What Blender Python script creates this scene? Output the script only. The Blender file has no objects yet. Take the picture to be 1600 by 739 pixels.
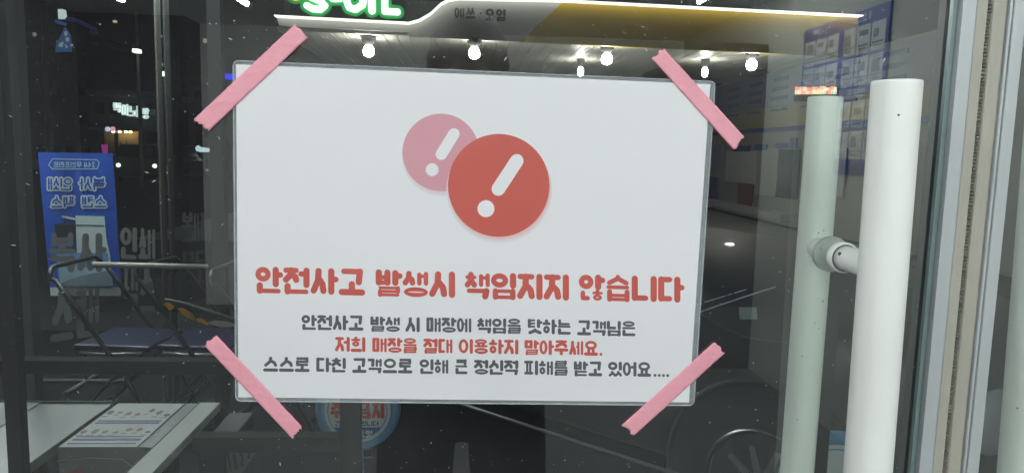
import bpy, math, random
from mathutils import Vector, Matrix
random.seed(7)
S = bpy.context.scene
COL = S.collection
ZC = 1.45                                   # eye height of the phone camera
CAM = Vector((-0.00716, -0.46248, ZC))
RW = Matrix(((0.997502, -0.017472, -0.06844), (-0.065952, 0.116517, -0.990997), (0.025289, 0.993035, 0.115073)))
F = 1130.0
# ---------------------------------------------------------------- camera
cd = bpy.data.cameras.new('camera'); cam = bpy.data.objects.new('camera', cd); COL.objects.link(cam)
cam.matrix_world = Matrix.Translation(CAM) @ RW.to_4x4()
cd.sensor_width = 36; cd.lens = F / 1600 * 36; cd.clip_start = 0.01; cd.clip_end = 3000
S.camera = cam
# ---------------------------------------------------------------- world: night sky
w = bpy.data.worlds.new('World'); S.world = w; w.use_nodes = True
nt = w.node_tree; bg = nt.nodes['Background']
sky = nt.nodes.new('ShaderNodeTexSky'); sky.sky_type = 'NISHITA'; sky.sun_disc = False
sky.sun_elevation = math.radians(-5); sky.sun_rotation = math.radians(200)
nt.links.new(sky.outputs[0], bg.inputs[0]); bg.inputs[1].default_value = 0.12
S.view_settings.view_transform = 'Standard'; S.view_settings.look = 'None'
S.view_settings.exposure = 0; S.view_settings.gamma = 1
TUBE = 118.0                                  # brightness of the shop's fluorescent tubes
GREF = 0.155                                 # mirror share of the door glass seen head on

# ---------------------------------------------------------------- points from the survey of the photograph
def ray(u, v): return RW @ Vector(((u - 800) / F, -(v - 369.5) / F, -1))
def P(u, v, Y):  d = ray(u, v); return CAM + d * ((Y - CAM.y) / d.y)      # on the plane y = Y
def PX(u, v, X): d = ray(u, v); return CAM + d * ((X - CAM.x) / d.x)
def PZ(u, v, Z): d = ray(u, v); return CAM + d * ((Z - CAM.z) / d.z)

# ---------------------------------------------------------------- materials
MATS = {}
def lin(c): return tuple(((x / 255) / 12.92 if x <= 10 else ((x / 255 + 0.055) / 1.055) ** 2.4) for x in c)
def M(name, col=(.5, .5, .5), rough=.5, metal=0., emit=0., bump=0., bscale=60., var=0., vscale=8., coat=0., alpha=1., bstretch=None, spec=.5):
    if name in MATS: return MATS[name]
    m = bpy.data.materials.new(name); m.use_nodes = True; n = m.node_tree.nodes; l = m.node_tree.links
    b = n['Principled BSDF']
    b.inputs['Base Color'].default_value = (*col, 1); b.inputs['Roughness'].default_value = rough
    b.inputs['Metallic'].default_value = metal; b.inputs['Coat Weight'].default_value = coat
    b.inputs['Specular IOR Level'].default_value = spec
    b.inputs['Coat Roughness'].default_value = .06; b.inputs['Alpha'].default_value = alpha
    if emit: b.inputs['Emission Color'].default_value = (*col, 1); b.inputs['Emission Strength'].default_value = emit
    tc = n.new('ShaderNodeTexCoord')
    if var:
        t = n.new('ShaderNodeTexNoise'); t.inputs['Scale'].default_value = vscale; t.inputs['Detail'].default_value = 6
        l.new(tc.outputs['Object'], t.inputs['Vector'])
        mx = n.new('ShaderNodeMix'); mx.data_type = 'RGBA'
        mx.inputs[6].default_value = (*[c * (1 - var) for c in col], 1); mx.inputs[7].default_value = (*[min(1, c * (1 + var)) for c in col], 1)
        l.new(t.outputs[0], mx.inputs[0]); l.new(mx.outputs[2], b.inputs['Base Color'])
    if bump:
        t2 = n.new('ShaderNodeTexNoise'); t2.inputs['Scale'].default_value = bscale; t2.inputs['Detail'].default_value = 4
        if bstretch:
            mp = n.new('ShaderNodeMapping'); mp.inputs['Scale'].default_value = bstretch
            l.new(tc.outputs['Object'], mp.inputs[0]); l.new(mp.outputs[0], t2.inputs['Vector'])
        else: l.new(tc.outputs['Object'], t2.inputs['Vector'])
        bp = n.new('ShaderNodeBump'); bp.inputs['Strength'].default_value = bump; bp.inputs['Distance'].default_value = .002
        l.new(t2.outputs[0], bp.inputs['Height']); l.new(bp.outputs[0], b.inputs['Normal'])
        if coat: l.new(bp.outputs[0], b.inputs['Coat Normal'])
    MATS[name] = m; return m

def glass_mat(name, tint, ref, rough=0.0):
    """pane seen from its lit face: mirror share grows towards grazing, the rest passes tinted"""
    m = bpy.data.materials.new(name); m.use_nodes = True; n = m.node_tree.nodes; l = m.node_tree.links
    for x in list(n): n.remove(x)
    o = n.new('ShaderNodeOutputMaterial'); t = n.new('ShaderNodeBsdfTransparent'); g = n.new('ShaderNodeBsdfGlossy')
    t.inputs[0].default_value = (*tint, 1); g.inputs['Roughness'].default_value = rough; g.inputs[0].default_value = (.93, 1, .97, 1)
    lw = n.new('ShaderNodeLayerWeight'); lw.inputs[0].default_value = .5
    pw = n.new('ShaderNodeMath'); pw.operation = 'POWER'; pw.inputs[1].default_value = 4
    l.new(lw.outputs['Facing'], pw.inputs[0])
    ma = n.new('ShaderNodeMath'); ma.operation = 'MULTIPLY_ADD'; ma.inputs[1].default_value = 1 - ref; ma.inputs[2].default_value = ref
    l.new(pw.outputs[0], ma.inputs[0])
    mx = n.new('ShaderNodeMixShader'); l.new(ma.outputs[0], mx.inputs[0]); l.new(t.outputs[0], mx.inputs[1]); l.new(g.outputs[0], mx.inputs[2])
    # thin uneven dust film; its diffuse share also lifts the darks like haze
    df = n.new('ShaderNodeBsdfDiffuse'); df.inputs[0].default_value = (.86, .88, .95, 1)
    tc = n.new('ShaderNodeTexCoord'); mp = n.new('ShaderNodeMapping'); mp.inputs['Scale'].default_value = (3, 3, 5); mp.inputs['Rotation'].default_value = (0, .5, 0)
    tn = n.new('ShaderNodeTexNoise'); tn.inputs['Scale'].default_value = 2.2; tn.inputs['Detail'].default_value = 9; tn.inputs['Distortion'].default_value = 1.2
    l.new(tc.outputs['Object'], mp.inputs[0]); l.new(mp.outputs[0], tn.inputs['Vector'])
    fm = n.new('ShaderNodeMath'); fm.operation = 'MULTIPLY_ADD'; fm.inputs[1].default_value = .020; fm.inputs[2].default_value = .005; l.new(tn.outputs[0], fm.inputs[0])
    m2 = n.new('ShaderNodeMixShader'); l.new(fm.outputs[0], m2.inputs[0]); l.new(mx.outputs[0], m2.inputs[1]); l.new(df.outputs[0], m2.inputs[2])
    l.new(m2.outputs[0], o.inputs[0]); MATS[name] = m; return m
def clear_mat(name, tint):
    m = bpy.data.materials.new(name); m.use_nodes = True; n = m.node_tree.nodes; l = m.node_tree.links
    for x in list(n): n.remove(x)
    o = n.new('ShaderNodeOutputMaterial'); t = n.new('ShaderNodeBsdfTransparent'); t.inputs[0].default_value = (*tint, 1)
    l.new(t.outputs[0], o.inputs[0]); MATS[name] = m; return m

# ---------------------------------------------------------------- mesh helpers
class MB:
    def __init__(s): s.v = []; s.f = []
    def add(s, vs, fs):
        k = len(s.v); s.v += [tuple(x) for x in vs]; s.f += [tuple(i + k for i in f) for f in fs]; return s
    def box(s, a, b):
        x0, y0, z0 = a; x1, y1, z1 = b
        return s.add([(x0, y0, z0), (x1, y0, z0), (x1, y1, z0), (x0, y1, z0), (x0, y0, z1), (x1, y0, z1), (x1, y1, z1), (x0, y1, z1)],
                     [(0, 3, 2, 1), (4, 5, 6, 7), (0, 1, 5, 4), (1, 2, 6, 5), (2, 3, 7, 6), (3, 0, 4, 7)])
    def tube(s, pts, r, n=12, cap=True, r2=None):
        pts = [Vector(p) for p in pts]; rings = []
        for i, p in enumerate(pts):
            d = (pts[min(i + 1, len(pts) - 1)] - pts[max(i - 1, 0)]).normalized()
            a = d.cross(Vector((0, 0, 1)) if abs(d.z) < .9 else Vector((1, 0, 0))).normalized(); b = d.cross(a)
            rr = r if r2 is None else r + (r2 - r) * i / (len(pts) - 1)
            rings.append([p + (a * math.cos(t) + b * math.sin(t)) * rr for t in [2 * math.pi * k / n for k in range(n)]])
        vs = [q for R in rings for q in R]; fs = []
        for i in range(len(pts) - 1):
            for k in range(n): fs.append((i * n + k, i * n + (k + 1) % n, (i + 1) * n + (k + 1) % n, (i + 1) * n + k))
        if cap: fs += [tuple(range(n))[::-1], tuple((len(pts) - 1) * n + k for k in range(n))]
        return s.add(vs, fs)
    def lathe(s, c, axis, prof, n=32):           # prof: list of (distance along axis, radius)
        c = Vector(c); d = Vector(axis).normalized(); a = d.cross(Vector((0, 0, 1)) if abs(d.z) < .9 else Vector((1, 0, 0))).normalized(); b = d.cross(a)
        vs = []; fs = []
        for h, r in prof: vs += [c + d * h + (a * math.cos(2 * math.pi * k / n) + b * math.sin(2 * math.pi * k / n)) * r for k in range(n)]
        for i in range(len(prof) - 1):
            for k in range(n): fs.append((i * n + k, i * n + (k + 1) % n, (i + 1) * n + (k + 1) % n, (i + 1) * n + k))
        fs += [tuple(range(n))[::-1], tuple((len(prof) - 1) * n + k for k in range(n))]
        return s.add(vs, fs)
    def prism(s, front, off):                    # closed polygon of 3D points, pushed by off
        n = len(front); off = Vector(off); fr = [Vector(p) for p in front]
        return s.add(fr + [p + off for p in fr], [tuple(range(n)), tuple(range(2 * n - 1, n - 1, -1))] + [(i, i + n, (i + 1) % n + n, (i + 1) % n) for i in range(n)])
    def build(s, name, mat, parent=None, smooth=False, bevel=0, local=False, **tags):
        me = bpy.data.meshes.new(name)
        off = Vector(parent['loc0']) if parent and not local and 'loc0' in parent.keys() else Vector((0, 0, 0))
        me.from_pydata([tuple(Vector(v) - off) for v in s.v], [], s.f); me.materials.append(mat); me.update()
        o = bpy.data.objects.new(name, me); COL.objects.link(o)
        if parent: o.parent = parent
        if smooth:
            for p in me.polygons: p.use_smooth = len(p.vertices) <= 4
        if bevel:
            b = o.modifiers.new('bevel', 'BEVEL'); b.width = bevel; b.segments = 2; b.limit_method = 'ANGLE'
        for k, x in tags.items(): o[k] = x
        return o
def thing(name, label, cat, loc=(0, 0, 0), group=None):
    o = bpy.data.objects.new(name, None); COL.objects.link(o); o.location = loc; o.empty_display_size = .1
    o['loc0'] = list(loc); o['label'] = label; o['category'] = cat
    if group: o['group'] = group
    return o
def tag(o, label, cat, group=None):
    o['label'] = label; o['category'] = cat
    if group: o['group'] = group
    return o
def copy_tree(o, parent=None):
    c = o.copy(); COL.objects.link(c); c.parent = parent
    for ch in list(o.children): copy_tree(ch, c)
    return c

# ---------------------------------------------------------------- lettering: strokes with round ends
GROW = 0.
def capsule(p, q, r, n=7):
    r = r + GROW
    dx, dy = q[0] - p[0], q[1] - p[1]; L = math.hypot(dx, dy)
    a0 = math.atan2(dy, dx) if L > 1e-9 else 0
    out = [(q[0] + r * math.cos(a0 - math.pi / 2 + math.pi * k / n), q[1] + r * math.sin(a0 - math.pi / 2 + math.pi * k / n)) for k in range(n + 1)]
    out += [(p[0] + r * math.cos(a0 + math.pi / 2 + math.pi * k / n), p[1] + r * math.sin(a0 + math.pi / 2 + math.pi * k / n)) for k in range(n + 1)]
    return out
class Ink:
    """collects 2D shapes; to2d->3D mapping lays each on its own hair-thin layer"""
    def __init__(s): s.shapes = []; s.k = 0
    def cap(s, p, q, r): s.shapes.append(('poly', capsule(p, q, r), s.k)); s.k += 1
    def ring(s, cx, cy, rx, ry, t, n=24):
        t = t + GROW
        o = [(cx + (rx + t) * math.cos(2 * math.pi * k / n), cy + (ry + t) * math.sin(2 * math.pi * k / n)) for k in range(n)]
        ix, iy = max(rx - t, rx * .18), max(ry - t, ry * .18)
        i = [(cx + ix * math.cos(2 * math.pi * k / n), cy + iy * math.sin(2 * math.pi * k / n)) for k in range(n)]
        s.shapes.append(('ring', o, i, s.k)); s.k += 1
    def mb(s, fn, step):
        m = MB()
        for sh in s.shapes:
            if sh[0] == 'poly':
                vs = [fn(x, y, (sh[2] % 24) * step) for x, y in sh[1]]; m.add(vs, [tuple(range(len(vs)))])
            else:
                n = len(sh[1]); vs = [fn(x, y, (sh[3] % 24) * step) for x, y in sh[1] + sh[2]]
                m.add(vs, [(k, (k + 1) % n, (k + 1) % n + n, k + n) for k in range(n)])
        return m
CHO = 'ㄱㄲㄴㄷㄸㄹㅁㅂㅃㅅㅆㅇㅈㅉㅊㅋㅌㅍㅎ'
JUNG = 'ㅏㅐㅑㅒㅓㅔㅕㅖㅗㅘㅙㅚㅛㅜㅝㅞㅟㅠㅡㅢㅣ'
JONG = ' ㄱㄲㄳㄴㄵㄶㄷㄹㄺㄻㄼㄽㄾㄿㅀㅁㅂㅄㅅㅆㅇㅈㅊㅋㅌㅍㅎ'
def cons(ink, c, x0, y0, x1, y1, t):
    """one consonant in the box (y up); t = half stroke width"""
    fr_ = {'ㄹ': .148, 'ㅌ': .125, 'ㅊ': .14, 'ㅎ': .12, 'ㅋ': .17, 'ㅂ': .155, 'ㅈ': .18, 'ㅁ': .19, 'ㄴ': .23, 'ㄱ': .23, 'ㄷ': .19, 'ㅍ': .18}.get(c, .25)
    h = y1 - y0; w = x1 - x0
    th = min(t * .86, h * fr_)
    a, b, d, e = x0 + t * .9, y0 + th, x1 - t * .9, y1 - th
    if c in 'ㅁㅂㅍㅌㄷㄴㄹㄱㅋ' and c: a, d = x0 + t, x1 - t
    vmax = w / 8.5 if c in 'ㅍㅂ' else w / 4.6
    def L(*pts):
        for (ux, uy), (vx, vy) in zip(pts, pts[1:]):
            horiz = abs(uy - vy) < 1e-6
            ink.cap((a + (d - a) * ux, b + (e - b) * uy), (a + (d - a) * vx, b + (e - b) * vy), th if horiz else min(t, max(th * 1.5, t * .5), vmax) if h < 4.2 * t else min(t, vmax if c == 'ㅍ' else w / 4.6))
    if c == 'ㄱ': L((0, 1), (1, 1)); L((1, 1), (.93, 0))
    elif c == 'ㄴ': L((0, 1), (0, 0)); L((0, 0), (1, 0))
    elif c == 'ㄷ': L((1, 1), (0, 1)); L((0, 1), (0, 0)); L((0, 0), (1, 0))
    elif c == 'ㄹ': L((0, 1), (1, 1)); L((1, 1), (1, .5)); L((1, .5), (0, .5)); L((0, .5), (0, 0)); L((0, 0), (1, 0))
    elif c == 'ㅁ': L((0, 1), (1, 1)); L((1, 1), (1, 0)); L((1, 0), (0, 0)); L((0, 0), (0, 1))
    elif c == 'ㅂ': L((0, 1), (0, 0)); L((1, 1), (1, 0)); L((0, 0), (1, 0)); L((0, .52), (1, .52))
    elif c == 'ㅅ' and w > 1.9 * h: L((.5, 1), (.5, .8)); L((.5, .75), (0, 0)); L((.5, .75), (1, 0))
    elif c == 'ㅅ': L((.5, 1), (.46, .55)); L((.46, .55), (0, 0)); L((.52, .62), (.9, .35)); L((.9, .35), (1, 0))
    elif c == 'ㅆ':
        m = (x0 + x1) / 2; cons(ink, 'ㅅ', x0, y0, m + t * .3, y1, t * .8); cons(ink, 'ㅅ', m - t * .3, y0, x1, y1, t * .8)
    elif c == 'ㅈ': L((0, 1), (1, 1)); L((.5, 1), (.46, .5)); L((.46, .5), (0, 0)); L((.52, .55), (.9, .32)); L((.9, .32), (1, 0))
    elif c == 'ㅊ': L((.5, 1), (.5, .78)); L((0, .74), (1, .74)); L((.5, .74), (.46, .4)); L((.46, .4), (0, 0)); L((.52, .45), (1, 0))
    elif c == 'ㅋ': L((0, 1), (1, 1)); L((1, 1), (.95, 0)); L((0, .48), (1, .48))
    elif c == 'ㅌ': L((0, 1), (1, 1)); L((0, 1), (0, 0)); L((0, 0), (1, 0)); L((0, .5), (1, .5))
    elif c == 'ㅍ': L((0, 1), (1, 1)); L((0, 0), (1, 0)); L((.27, 1), (.27, 0)); L((.73, 1), (.73, 0))
    elif c == 'ㅇ': ink.ring((x0 + x1) / 2, (y0 + y1) / 2, w / 2 - min(t * .86, w / 5.4, h / 4.7), h / 2 - min(t * .86, w / 5.4, h / 4.7), min(t * .86, w / 5.4, h / 4.7))
    elif c == 'ㅎ':
        L((.5, 1), (.5, .86)); L((0, .76), (1, .76))
        hy = y0 + h * .58; ink.ring((x0 + x1) / 2, (y0 + hy) / 2, w / 2 * .82 - min(t, w / 6), (hy - y0) / 2 - min(t, h / 8), min(t * .9, w / 6, h / 8))
    elif c == 'ㄶ':
        m = x0 + w * .44; cons(ink, 'ㄴ', x0, y0, m, y1, t * .9); cons(ink, 'ㅎ', m + t * .2, y0, x1, y1 + h * .12, t * .85)
def syl(ink, ch, x0, y0, x1, y1, t):
    k = ord(ch) - 0xAC00; c = CHO[k // 588]; v = JUNG[k % 588 // 28]; f = JONG[k % 28]
    w = x1 - x0; h = y1 - y0; X = lambda u: x0 + w * u; Y = lambda u: y0 + h * u
    fin = f != ' '
    top = .40 if fin else 0
    def S_(xa, ya, xb, yb, r=None): ink.cap((X(xa), Y(ya)), (X(xb), Y(yb)), r or t)
    tx, ty = t / w, t / h
    if v in 'ㅏㅓㅣㅑㅕㅐㅔㅒㅖㅘㅙㅚㅢㅟㅝ':
        dbl = v in 'ㅐㅔㅒㅖㅙ'
        cw = {True: .50, False: .60}[dbl]
        if v in 'ㅣㅢㅚㅟ': cw = .68
        if v in 'ㅏㅑ': cw = .58
        cy0 = top + (.03 if fin else .04)
        if v in 'ㅢㅚㅟㅘㅝㅙ':
            cons(ink, c, X(.02), Y(top + (1 - top) * .36), X(cw), Y(1), t)
            by = top + (1 - top) * .10
            S_(tx, max(by, ty + top), cw - tx * .2, max(by, ty + top))
            if v in 'ㅚㅘㅙ': S_(.28, by, .28, by + .2)
        else: cons(ink, c, X(0), Y(cy0), X(cw), Y(.98), t)
        lo = (.23 if f == 'ㄴ' else top) + ty
        if v in 'ㅣㅢㅚㅟ': S_(1 - tx, lo, 1 - tx, 1 - ty)
        elif v in 'ㅏㅑㅘ':
            S_(.84 - tx * .6, lo, .84 - tx * .6, 1 - ty)
            mid = (lo + 1) / 2 + .02
            S_(.84, mid, 1.0 - tx * .5, mid, t * .9)
        elif v in 'ㅓㅕㅝ':
            S_(1 - tx, lo, 1 - tx, 1 - ty); mid = (lo + 1) / 2 + .08
            S_(.60 + tx * .6, mid, 1 - tx, mid, t * .85)
        else:
            q = min(t, w * .085); qx = q / w
            S_(1 - qx, lo, 1 - qx, 1 - ty, q); xa = 1 - qx * 3.6 - .04
            S_(xa, lo, xa, 1 - ty * 1.3, q); mid = (lo + 1) / 2 + .03
            if v in 'ㅐㅒㅙ': S_(xa, mid, 1 - qx, mid, q * .8)
            else: S_(xa - .1, mid, xa, mid, q * .8)
    else:
        if fin: cb, vy = .66, .53
        else: cb, vy = .40, ty
        if v in 'ㅜㅠ': cb, vy = (.72, .58) if fin else (.52, .36)
        if v == 'ㅡ': cb = .62 if fin else .34
        cons(ink, c, X(.08), Y(cb), X(.92), Y(1), t if not fin else min(t, h * .09))
        tt = t if not fin else min(t, h * .072)
        S_(tx, vy, 1 - tx, vy, tt)
        if v == 'ㅗ': S_(.5, vy, .5, cb + .02, t)
        if v == 'ㅛ': S_(.34, vy, .34, cb + .03, t * .9); S_(.66, vy, .66, cb + .03, t * .9)
        if v == 'ㅜ': S_(.5, vy, .5, (.44 if fin else ty), t)
        if v == 'ㅠ': S_(.34, vy, .34, (.44 if fin else ty), t * .9); S_(.66, vy, .66, (.44 if fin else ty), t * .9)
    if fin: cons(ink, f, X(.05), Y(0), X(.99), Y(.37 if v not in 'ㅗㅛㅜㅠㅡ' else .42), t)
LAT = {  # latin and digits on a 0..1 box
 '1': [((.3, .8), (.55, 1)), ((.55, 1), (.55, 0))], '2': [((.05, .8), (.3, 1)), ((.3, 1), (.8, .95)), ((.8, .95), (.9, .65)), ((.9, .65), (.05, 0)), ((.05, 0), (.95, 0))],
 '4': [((.7, 0), (.7, 1)), ((.7, 1), (.0, .3)), ((0, .3), (1, .3))], '7': [((0, 1), (1, 1)), ((1, 1), (.4, 0))],
 '8': [((.2, .55), (.15, .9)), ((.15, .9), (.5, 1)), ((.5, 1), (.85, .9)), ((.85, .9), (.8, .55)), ((.8, .55), (.2, .55)), ((.2, .55), (.05, .2)), ((.05, .2), (.5, 0)), ((.5, 0), (.95, .2)), ((.95, .2), (.8, .55))],
 '-': [((.1, .5), (.9, .5))], '.': [((.5, .0), (.5, .0))], 'I': [((.5, 0), (.5, 1))], 'L': [((.1, 1), (.1, 0)), ((.1, 0), (.95, 0))],
 'S': [((.95, .85), (.7, 1)), ((.7, 1), (.3, 1)), ((.3, 1), (.05, .78)), ((.05, .78), (.3, .56)), ((.3, .56), (.7, .46)), ((.7, .46), (.95, .24)), ((.95, .24), (.7, 0)), ((.7, 0), (.3, 0)), ((.3, 0), (.0, .16))]}
def word(ink, text, x0, x1, yt, yb, t, slope=0., gap=.06, italic=0.):
    """text between x0 and x1, yt/yb top and bottom at x0 (y DOWN, picture or board units)"""
    units = [(.34 if ch in '.·-1' else 1) for ch in text]; tot = sum(units); x = x0
    for ch, un in zip(text, units):
        wd = (x1 - x0) * un / tot; xa, xb = x + wd * gap / 2, x + wd * (1 - gap / 2)
        tmp = Ink(); tmp.k = ink.k
        H = abs(yb - yt)
        if 0xAC00 <= ord(ch) <= 0xD7A3: syl(tmp, ch, xa, 0, xb, H, t)
        elif ch == 'O': tmp.ring((xa + xb) / 2, H / 2, (xb - xa) / 2 - t, H / 2 - t, t)
        elif ch == '·': tmp.cap(((xa + xb) / 2, H * .45), ((xa + xb) / 2, H * .45), t)
        elif ch in LAT:
            for p, q in LAT[ch]: tmp.cap((xa + t + (xb - xa - 2 * t) * p[0], t + (H - 2 * t) * p[1]), (xa + t + (xb - xa - 2 * t) * q[0], t + (H - 2 * t) * q[1]), t)
        tr = lambda p: (p[0] + italic * p[1], yb + slope * (p[0] - x0) - p[1])
        for sh in tmp.shapes:
            if sh[0] == 'poly': ink.shapes.append(('poly', [tr(p) for p in sh[1]], sh[2]))
            else: ink.shapes.append(('ring', [tr(p) for p in sh[1]], [tr(p) for p in sh[2]], sh[3]))
        ink.k = tmp.k; x += wd
# ================================================================ THE ROOM BEHIND THE CAMERA (seen mirrored in the door)
m_alu = M('aluminium', (.44, .475, .475), .42, .15, bump=.15, bscale=40, bstretch=(40, 40, 1), var=.06)
m_white_wall = M('painted_wall', (.74, .73, .69), .8, bump=.3, bscale=120)
m_dark_wall = M('dark_panel', (.03, .031, .034), .7)
m_tile = M('floor_tile', (.085, .085, .084), .6, var=.2, vscale=3)
m_ceil = M('ceiling_board', (.72, .72, .70), .9)
m_tube = M('tube_light', (.93, .98, 1.0), .4, emit=TUBE)
RX0, RX1, RY0, CEIL = -3.2, 1.99, -6.2, 2.5
DL, DR = P(0, 370, 0).x - .16, P(1469, 370, 0).x        # left door leaf
def struct(mb, name, mat, parent=None): return mb.build(name, mat, parent, kind='structure')
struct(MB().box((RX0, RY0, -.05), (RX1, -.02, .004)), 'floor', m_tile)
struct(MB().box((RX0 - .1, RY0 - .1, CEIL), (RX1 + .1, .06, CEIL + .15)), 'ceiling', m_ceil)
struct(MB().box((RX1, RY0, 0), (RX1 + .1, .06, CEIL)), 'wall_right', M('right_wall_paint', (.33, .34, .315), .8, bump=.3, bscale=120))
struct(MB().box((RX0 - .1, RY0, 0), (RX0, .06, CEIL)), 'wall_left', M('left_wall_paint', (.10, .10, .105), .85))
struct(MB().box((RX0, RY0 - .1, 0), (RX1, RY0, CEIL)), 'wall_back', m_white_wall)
o = MB().box((RX0, RY0 + .001, 0), (-2.33, RY0 + .35, CEIL)).build('dark_backdrop', M('black_laminate', (.022, .022, .025), .6))  # added dark block, keeps the mirrored left of the glass dark
tag(o, 'tall black block added at the back wall to mirror dark at the left of the glass', 'dark block')
o = MB().box((1.62, RY0 + .002, 0), (RX1 - .002, -4.3, CEIL - .3)).build('dark_block', MATS['black_laminate'])  # added dark block, sized to hold back the mirrored veil at the right
tag(o, 'dark block added at the right wall to thin the mirrored veil beyond the blue price board', 'shelf')
# front wall round the doors
fw = MB().box((RX0, -.02, 0), (DL - .05, .06, CEIL)).box((1.32, -.02, 0), (RX1, .06, CEIL)).box((DL - .05, -.02, 2.25), (1.32, .06, CEIL))
struct(fw, 'wall_front', m_white_wall)
# fluorescent tubes
def tube_light(x, y0, y1, lab):
    t = thing('tube_light', lab, 'ceiling light', (x, (y0 + y1) / 2, CEIL), 'fluorescent tubes on the shop ceiling')
    MB().box((x - .03, y0, CEIL - .03), (x + .03, y1, CEIL - .001)).build('housing', m_ceil, t)
    MB().tube([(x, y0 + .01, CEIL - .05), (x, y1 - .01, CEIL - .05)], .016, 10).build('tube', m_tube, t, True)
k = 0
for x, lab in ((-2.0, 'deep left tube light in the added rear row of the shop'), (-.7, 'second tube light of the added rear row of the shop'), (.5, 'third tube light of the added rear row of the shop'), (1.5, 'added rear row tube light nearest the right wall')):  # unseen rear row added to brighten the back wall and its reflection
    tube_light(x, -4.3, -3.1, lab)
for x in (-2.2, -.9, .15, 1.2):
    for y0 in (-2.3,):
        k += 1
        tube_light(x, y0, y0 + 1.2, ['leftmost tube light overhead in front of the door', 'second tube light from the left overhead', 'third tube light from the left overhead', 'rightmost tube light overhead by the right wall'][k - 1])
# ---- price board on the right wall, seen mirrored
m_navy = M('navy_print', (.008, .025, .16), .5)
m_card = M('card_print', (.50, .52, .54), .55)
m_grey_print = M('grey_print', (.12, .12, .13), .5)
m_tan = M('tan_print', (.5, .40, .2), .5)
def wp(u, v): q = PX(u, v, RX1 - .012); return (q.x, -q.y, q.z)
A, B_ = PX(1258, 50, RX1 - .012), PX(1393, 0, RX1 - .012); C_, D_ = PX(1240, 225, RX1 - .012), PX(1372, 215, RX1 - .012)
by0, by1 = -(A.y), -(B_.y); bz1 = (A.z + B_.z) / 2; bz0 = bz1 - .82
pb = thing('price_board', 'navy price board with rows of pale product cards on the right wall', 'price board', (RX1, (by0 + by1) / 2, bz0))
MB().box((RX1 - .014, by0, bz0), (RX1 - .001, by1, bz1)).build('panel', m_navy, pb)
bw = by1 - by0; cmesh = None; xb = RX1 - .0155
ink = Ink()
for g in range(2):
    for r in range(4):
        for c in range(3):
            yc = by0 + bw * (.035 + g * .50) + c * bw * .152; z1 = bz1 - .075 - r * .155 - (.06 if r > 1 else 0)
            cw, chh = bw * .135, .14
            if cmesh is None:
                card = MB().box((-.002, 0, -chh), (0, cw, 0)).build('card', m_card, pb, local=True); cmesh = card.data
                pic = MB().box((-.0012, 0, -.055), (0, cw * .62, 0)).build('picture', m_grey_print, card)
                pic.location = (-.002, cw * .18, -.02); pmesh = pic.data
                cap_ = MB().box((-.001, 0, -.009), (0, cw * .8, 0)).box((-.001, cw * .1, -.028), (0, cw * .7, -.018)).build('caption', m_grey_print, card); capm = cap_.data
                cap_.location = (-.002, cw * .1, -.095)
            else:
                card = bpy.data.objects.new('card', cmesh); COL.objects.link(card); card.parent = pb
                pic = bpy.data.objects.new('picture', pmesh); COL.objects.link(pic); pic.parent = card
                pic.location = (-.002, cw * random.uniform(.1, .25), -.02 - random.uniform(0, .02)); pic.scale = (1, random.uniform(.5, 1.05), random.uniform(.4, 1.1))
                cap_ = bpy.data.objects.new('caption', capm); COL.objects.link(cap_); cap_.parent = card; cap_.location = (-.002, cw * .1, -.095)
            card.location = (-.0142, yc - pb.location.y, z1 - bz0)
        if r in (0, 2):   # header lines
            zz = bz1 - .035 - (r // 2) * .37
            ink = Ink(); word(ink, ['복사', '인쇄', '스캔', '제본'][g + r], by0 + bw * (.12 + g * .5), by0 + bw * (.32 + g * .5), -(zz + .02), -(zz - .02), .0035)
            o = ink.mb(lambda x, y, d: (RX1 - .0145 - d, x, -y), 2e-5).build('heading', m_card, pb); o['kind'] = 'stuff'

# ================================================================ THE PHOTOGRAPHER (mirrored in the glass)
pr = thing('person', 'person with dark hair in dark clothes photographing the notice with a phone', 'person', (0.0, -1.2, 0.004))
def skin(name, verts, edges, radii, mat, parent, sub=2):
    me = bpy.data.meshes.new(name); off = Vector(parent['loc0'])
    me.from_pydata([tuple(Vector(v) - off) for v in verts], edges, []); me.materials.append(mat)
    o = bpy.data.objects.new(name, me); COL.objects.link(o); o.parent = parent
    o.modifiers.new('skin', 'SKIN'); s = o.modifiers.new('sub', 'SUBSURF'); s.levels = sub; s.render_levels = sub
    if not me.skin_vertices: me.skin_vertices.new() if hasattr(me.skin_vertices, 'new') else None
    for i, r in enumerate(radii):
        me.skin_vertices[0].data[i].radius = r if isinstance(r, tuple) else (r, r)
    me.skin_vertices[0].data[0].use_root = True
    for p in me.polygons: p.use_smooth = True
    o.modifiers['skin'].use_smooth_shade = True
    return o
PY = -1.2
m_cloth = M('dark_cloth', (.012, .012, .014), .95, bump=.4, bscale=90, spec=.1)
m_skin = M('skin', (.22, .13, .09), .55, var=.08)
m_hair = M('hair', (.008, .007, .007), .7, bump=.8, bscale=200, bstretch=(1, 1, .1))
bv = [(0, PY, .95), (0, PY + .01, 1.12), (0, PY, 1.30), (0, PY - .01, 1.42), (0, PY + .01, 1.50), (0, PY + .02, 1.60), (0, PY + .03, 1.68),
      (-.10, PY, .92), (-.12, PY + .01, .5), (-.13, PY - .02, .10), (-.14, PY + .12, .045),
      (.10, PY, .92), (.12, PY + .03, .5), (.13, PY - .01, .10), (.15, PY + .13, .045),
      (-.17, PY, 1.38), (-.24, PY + .16, 1.20), (-.13, PY + .48, 1.35), (-.095, PY + .64, 1.42),
      (.17, PY, 1.38), (.24, PY + .16, 1.20), (.13, PY + .48, 1.35), (.095, PY + .64, 1.42)]
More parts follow.
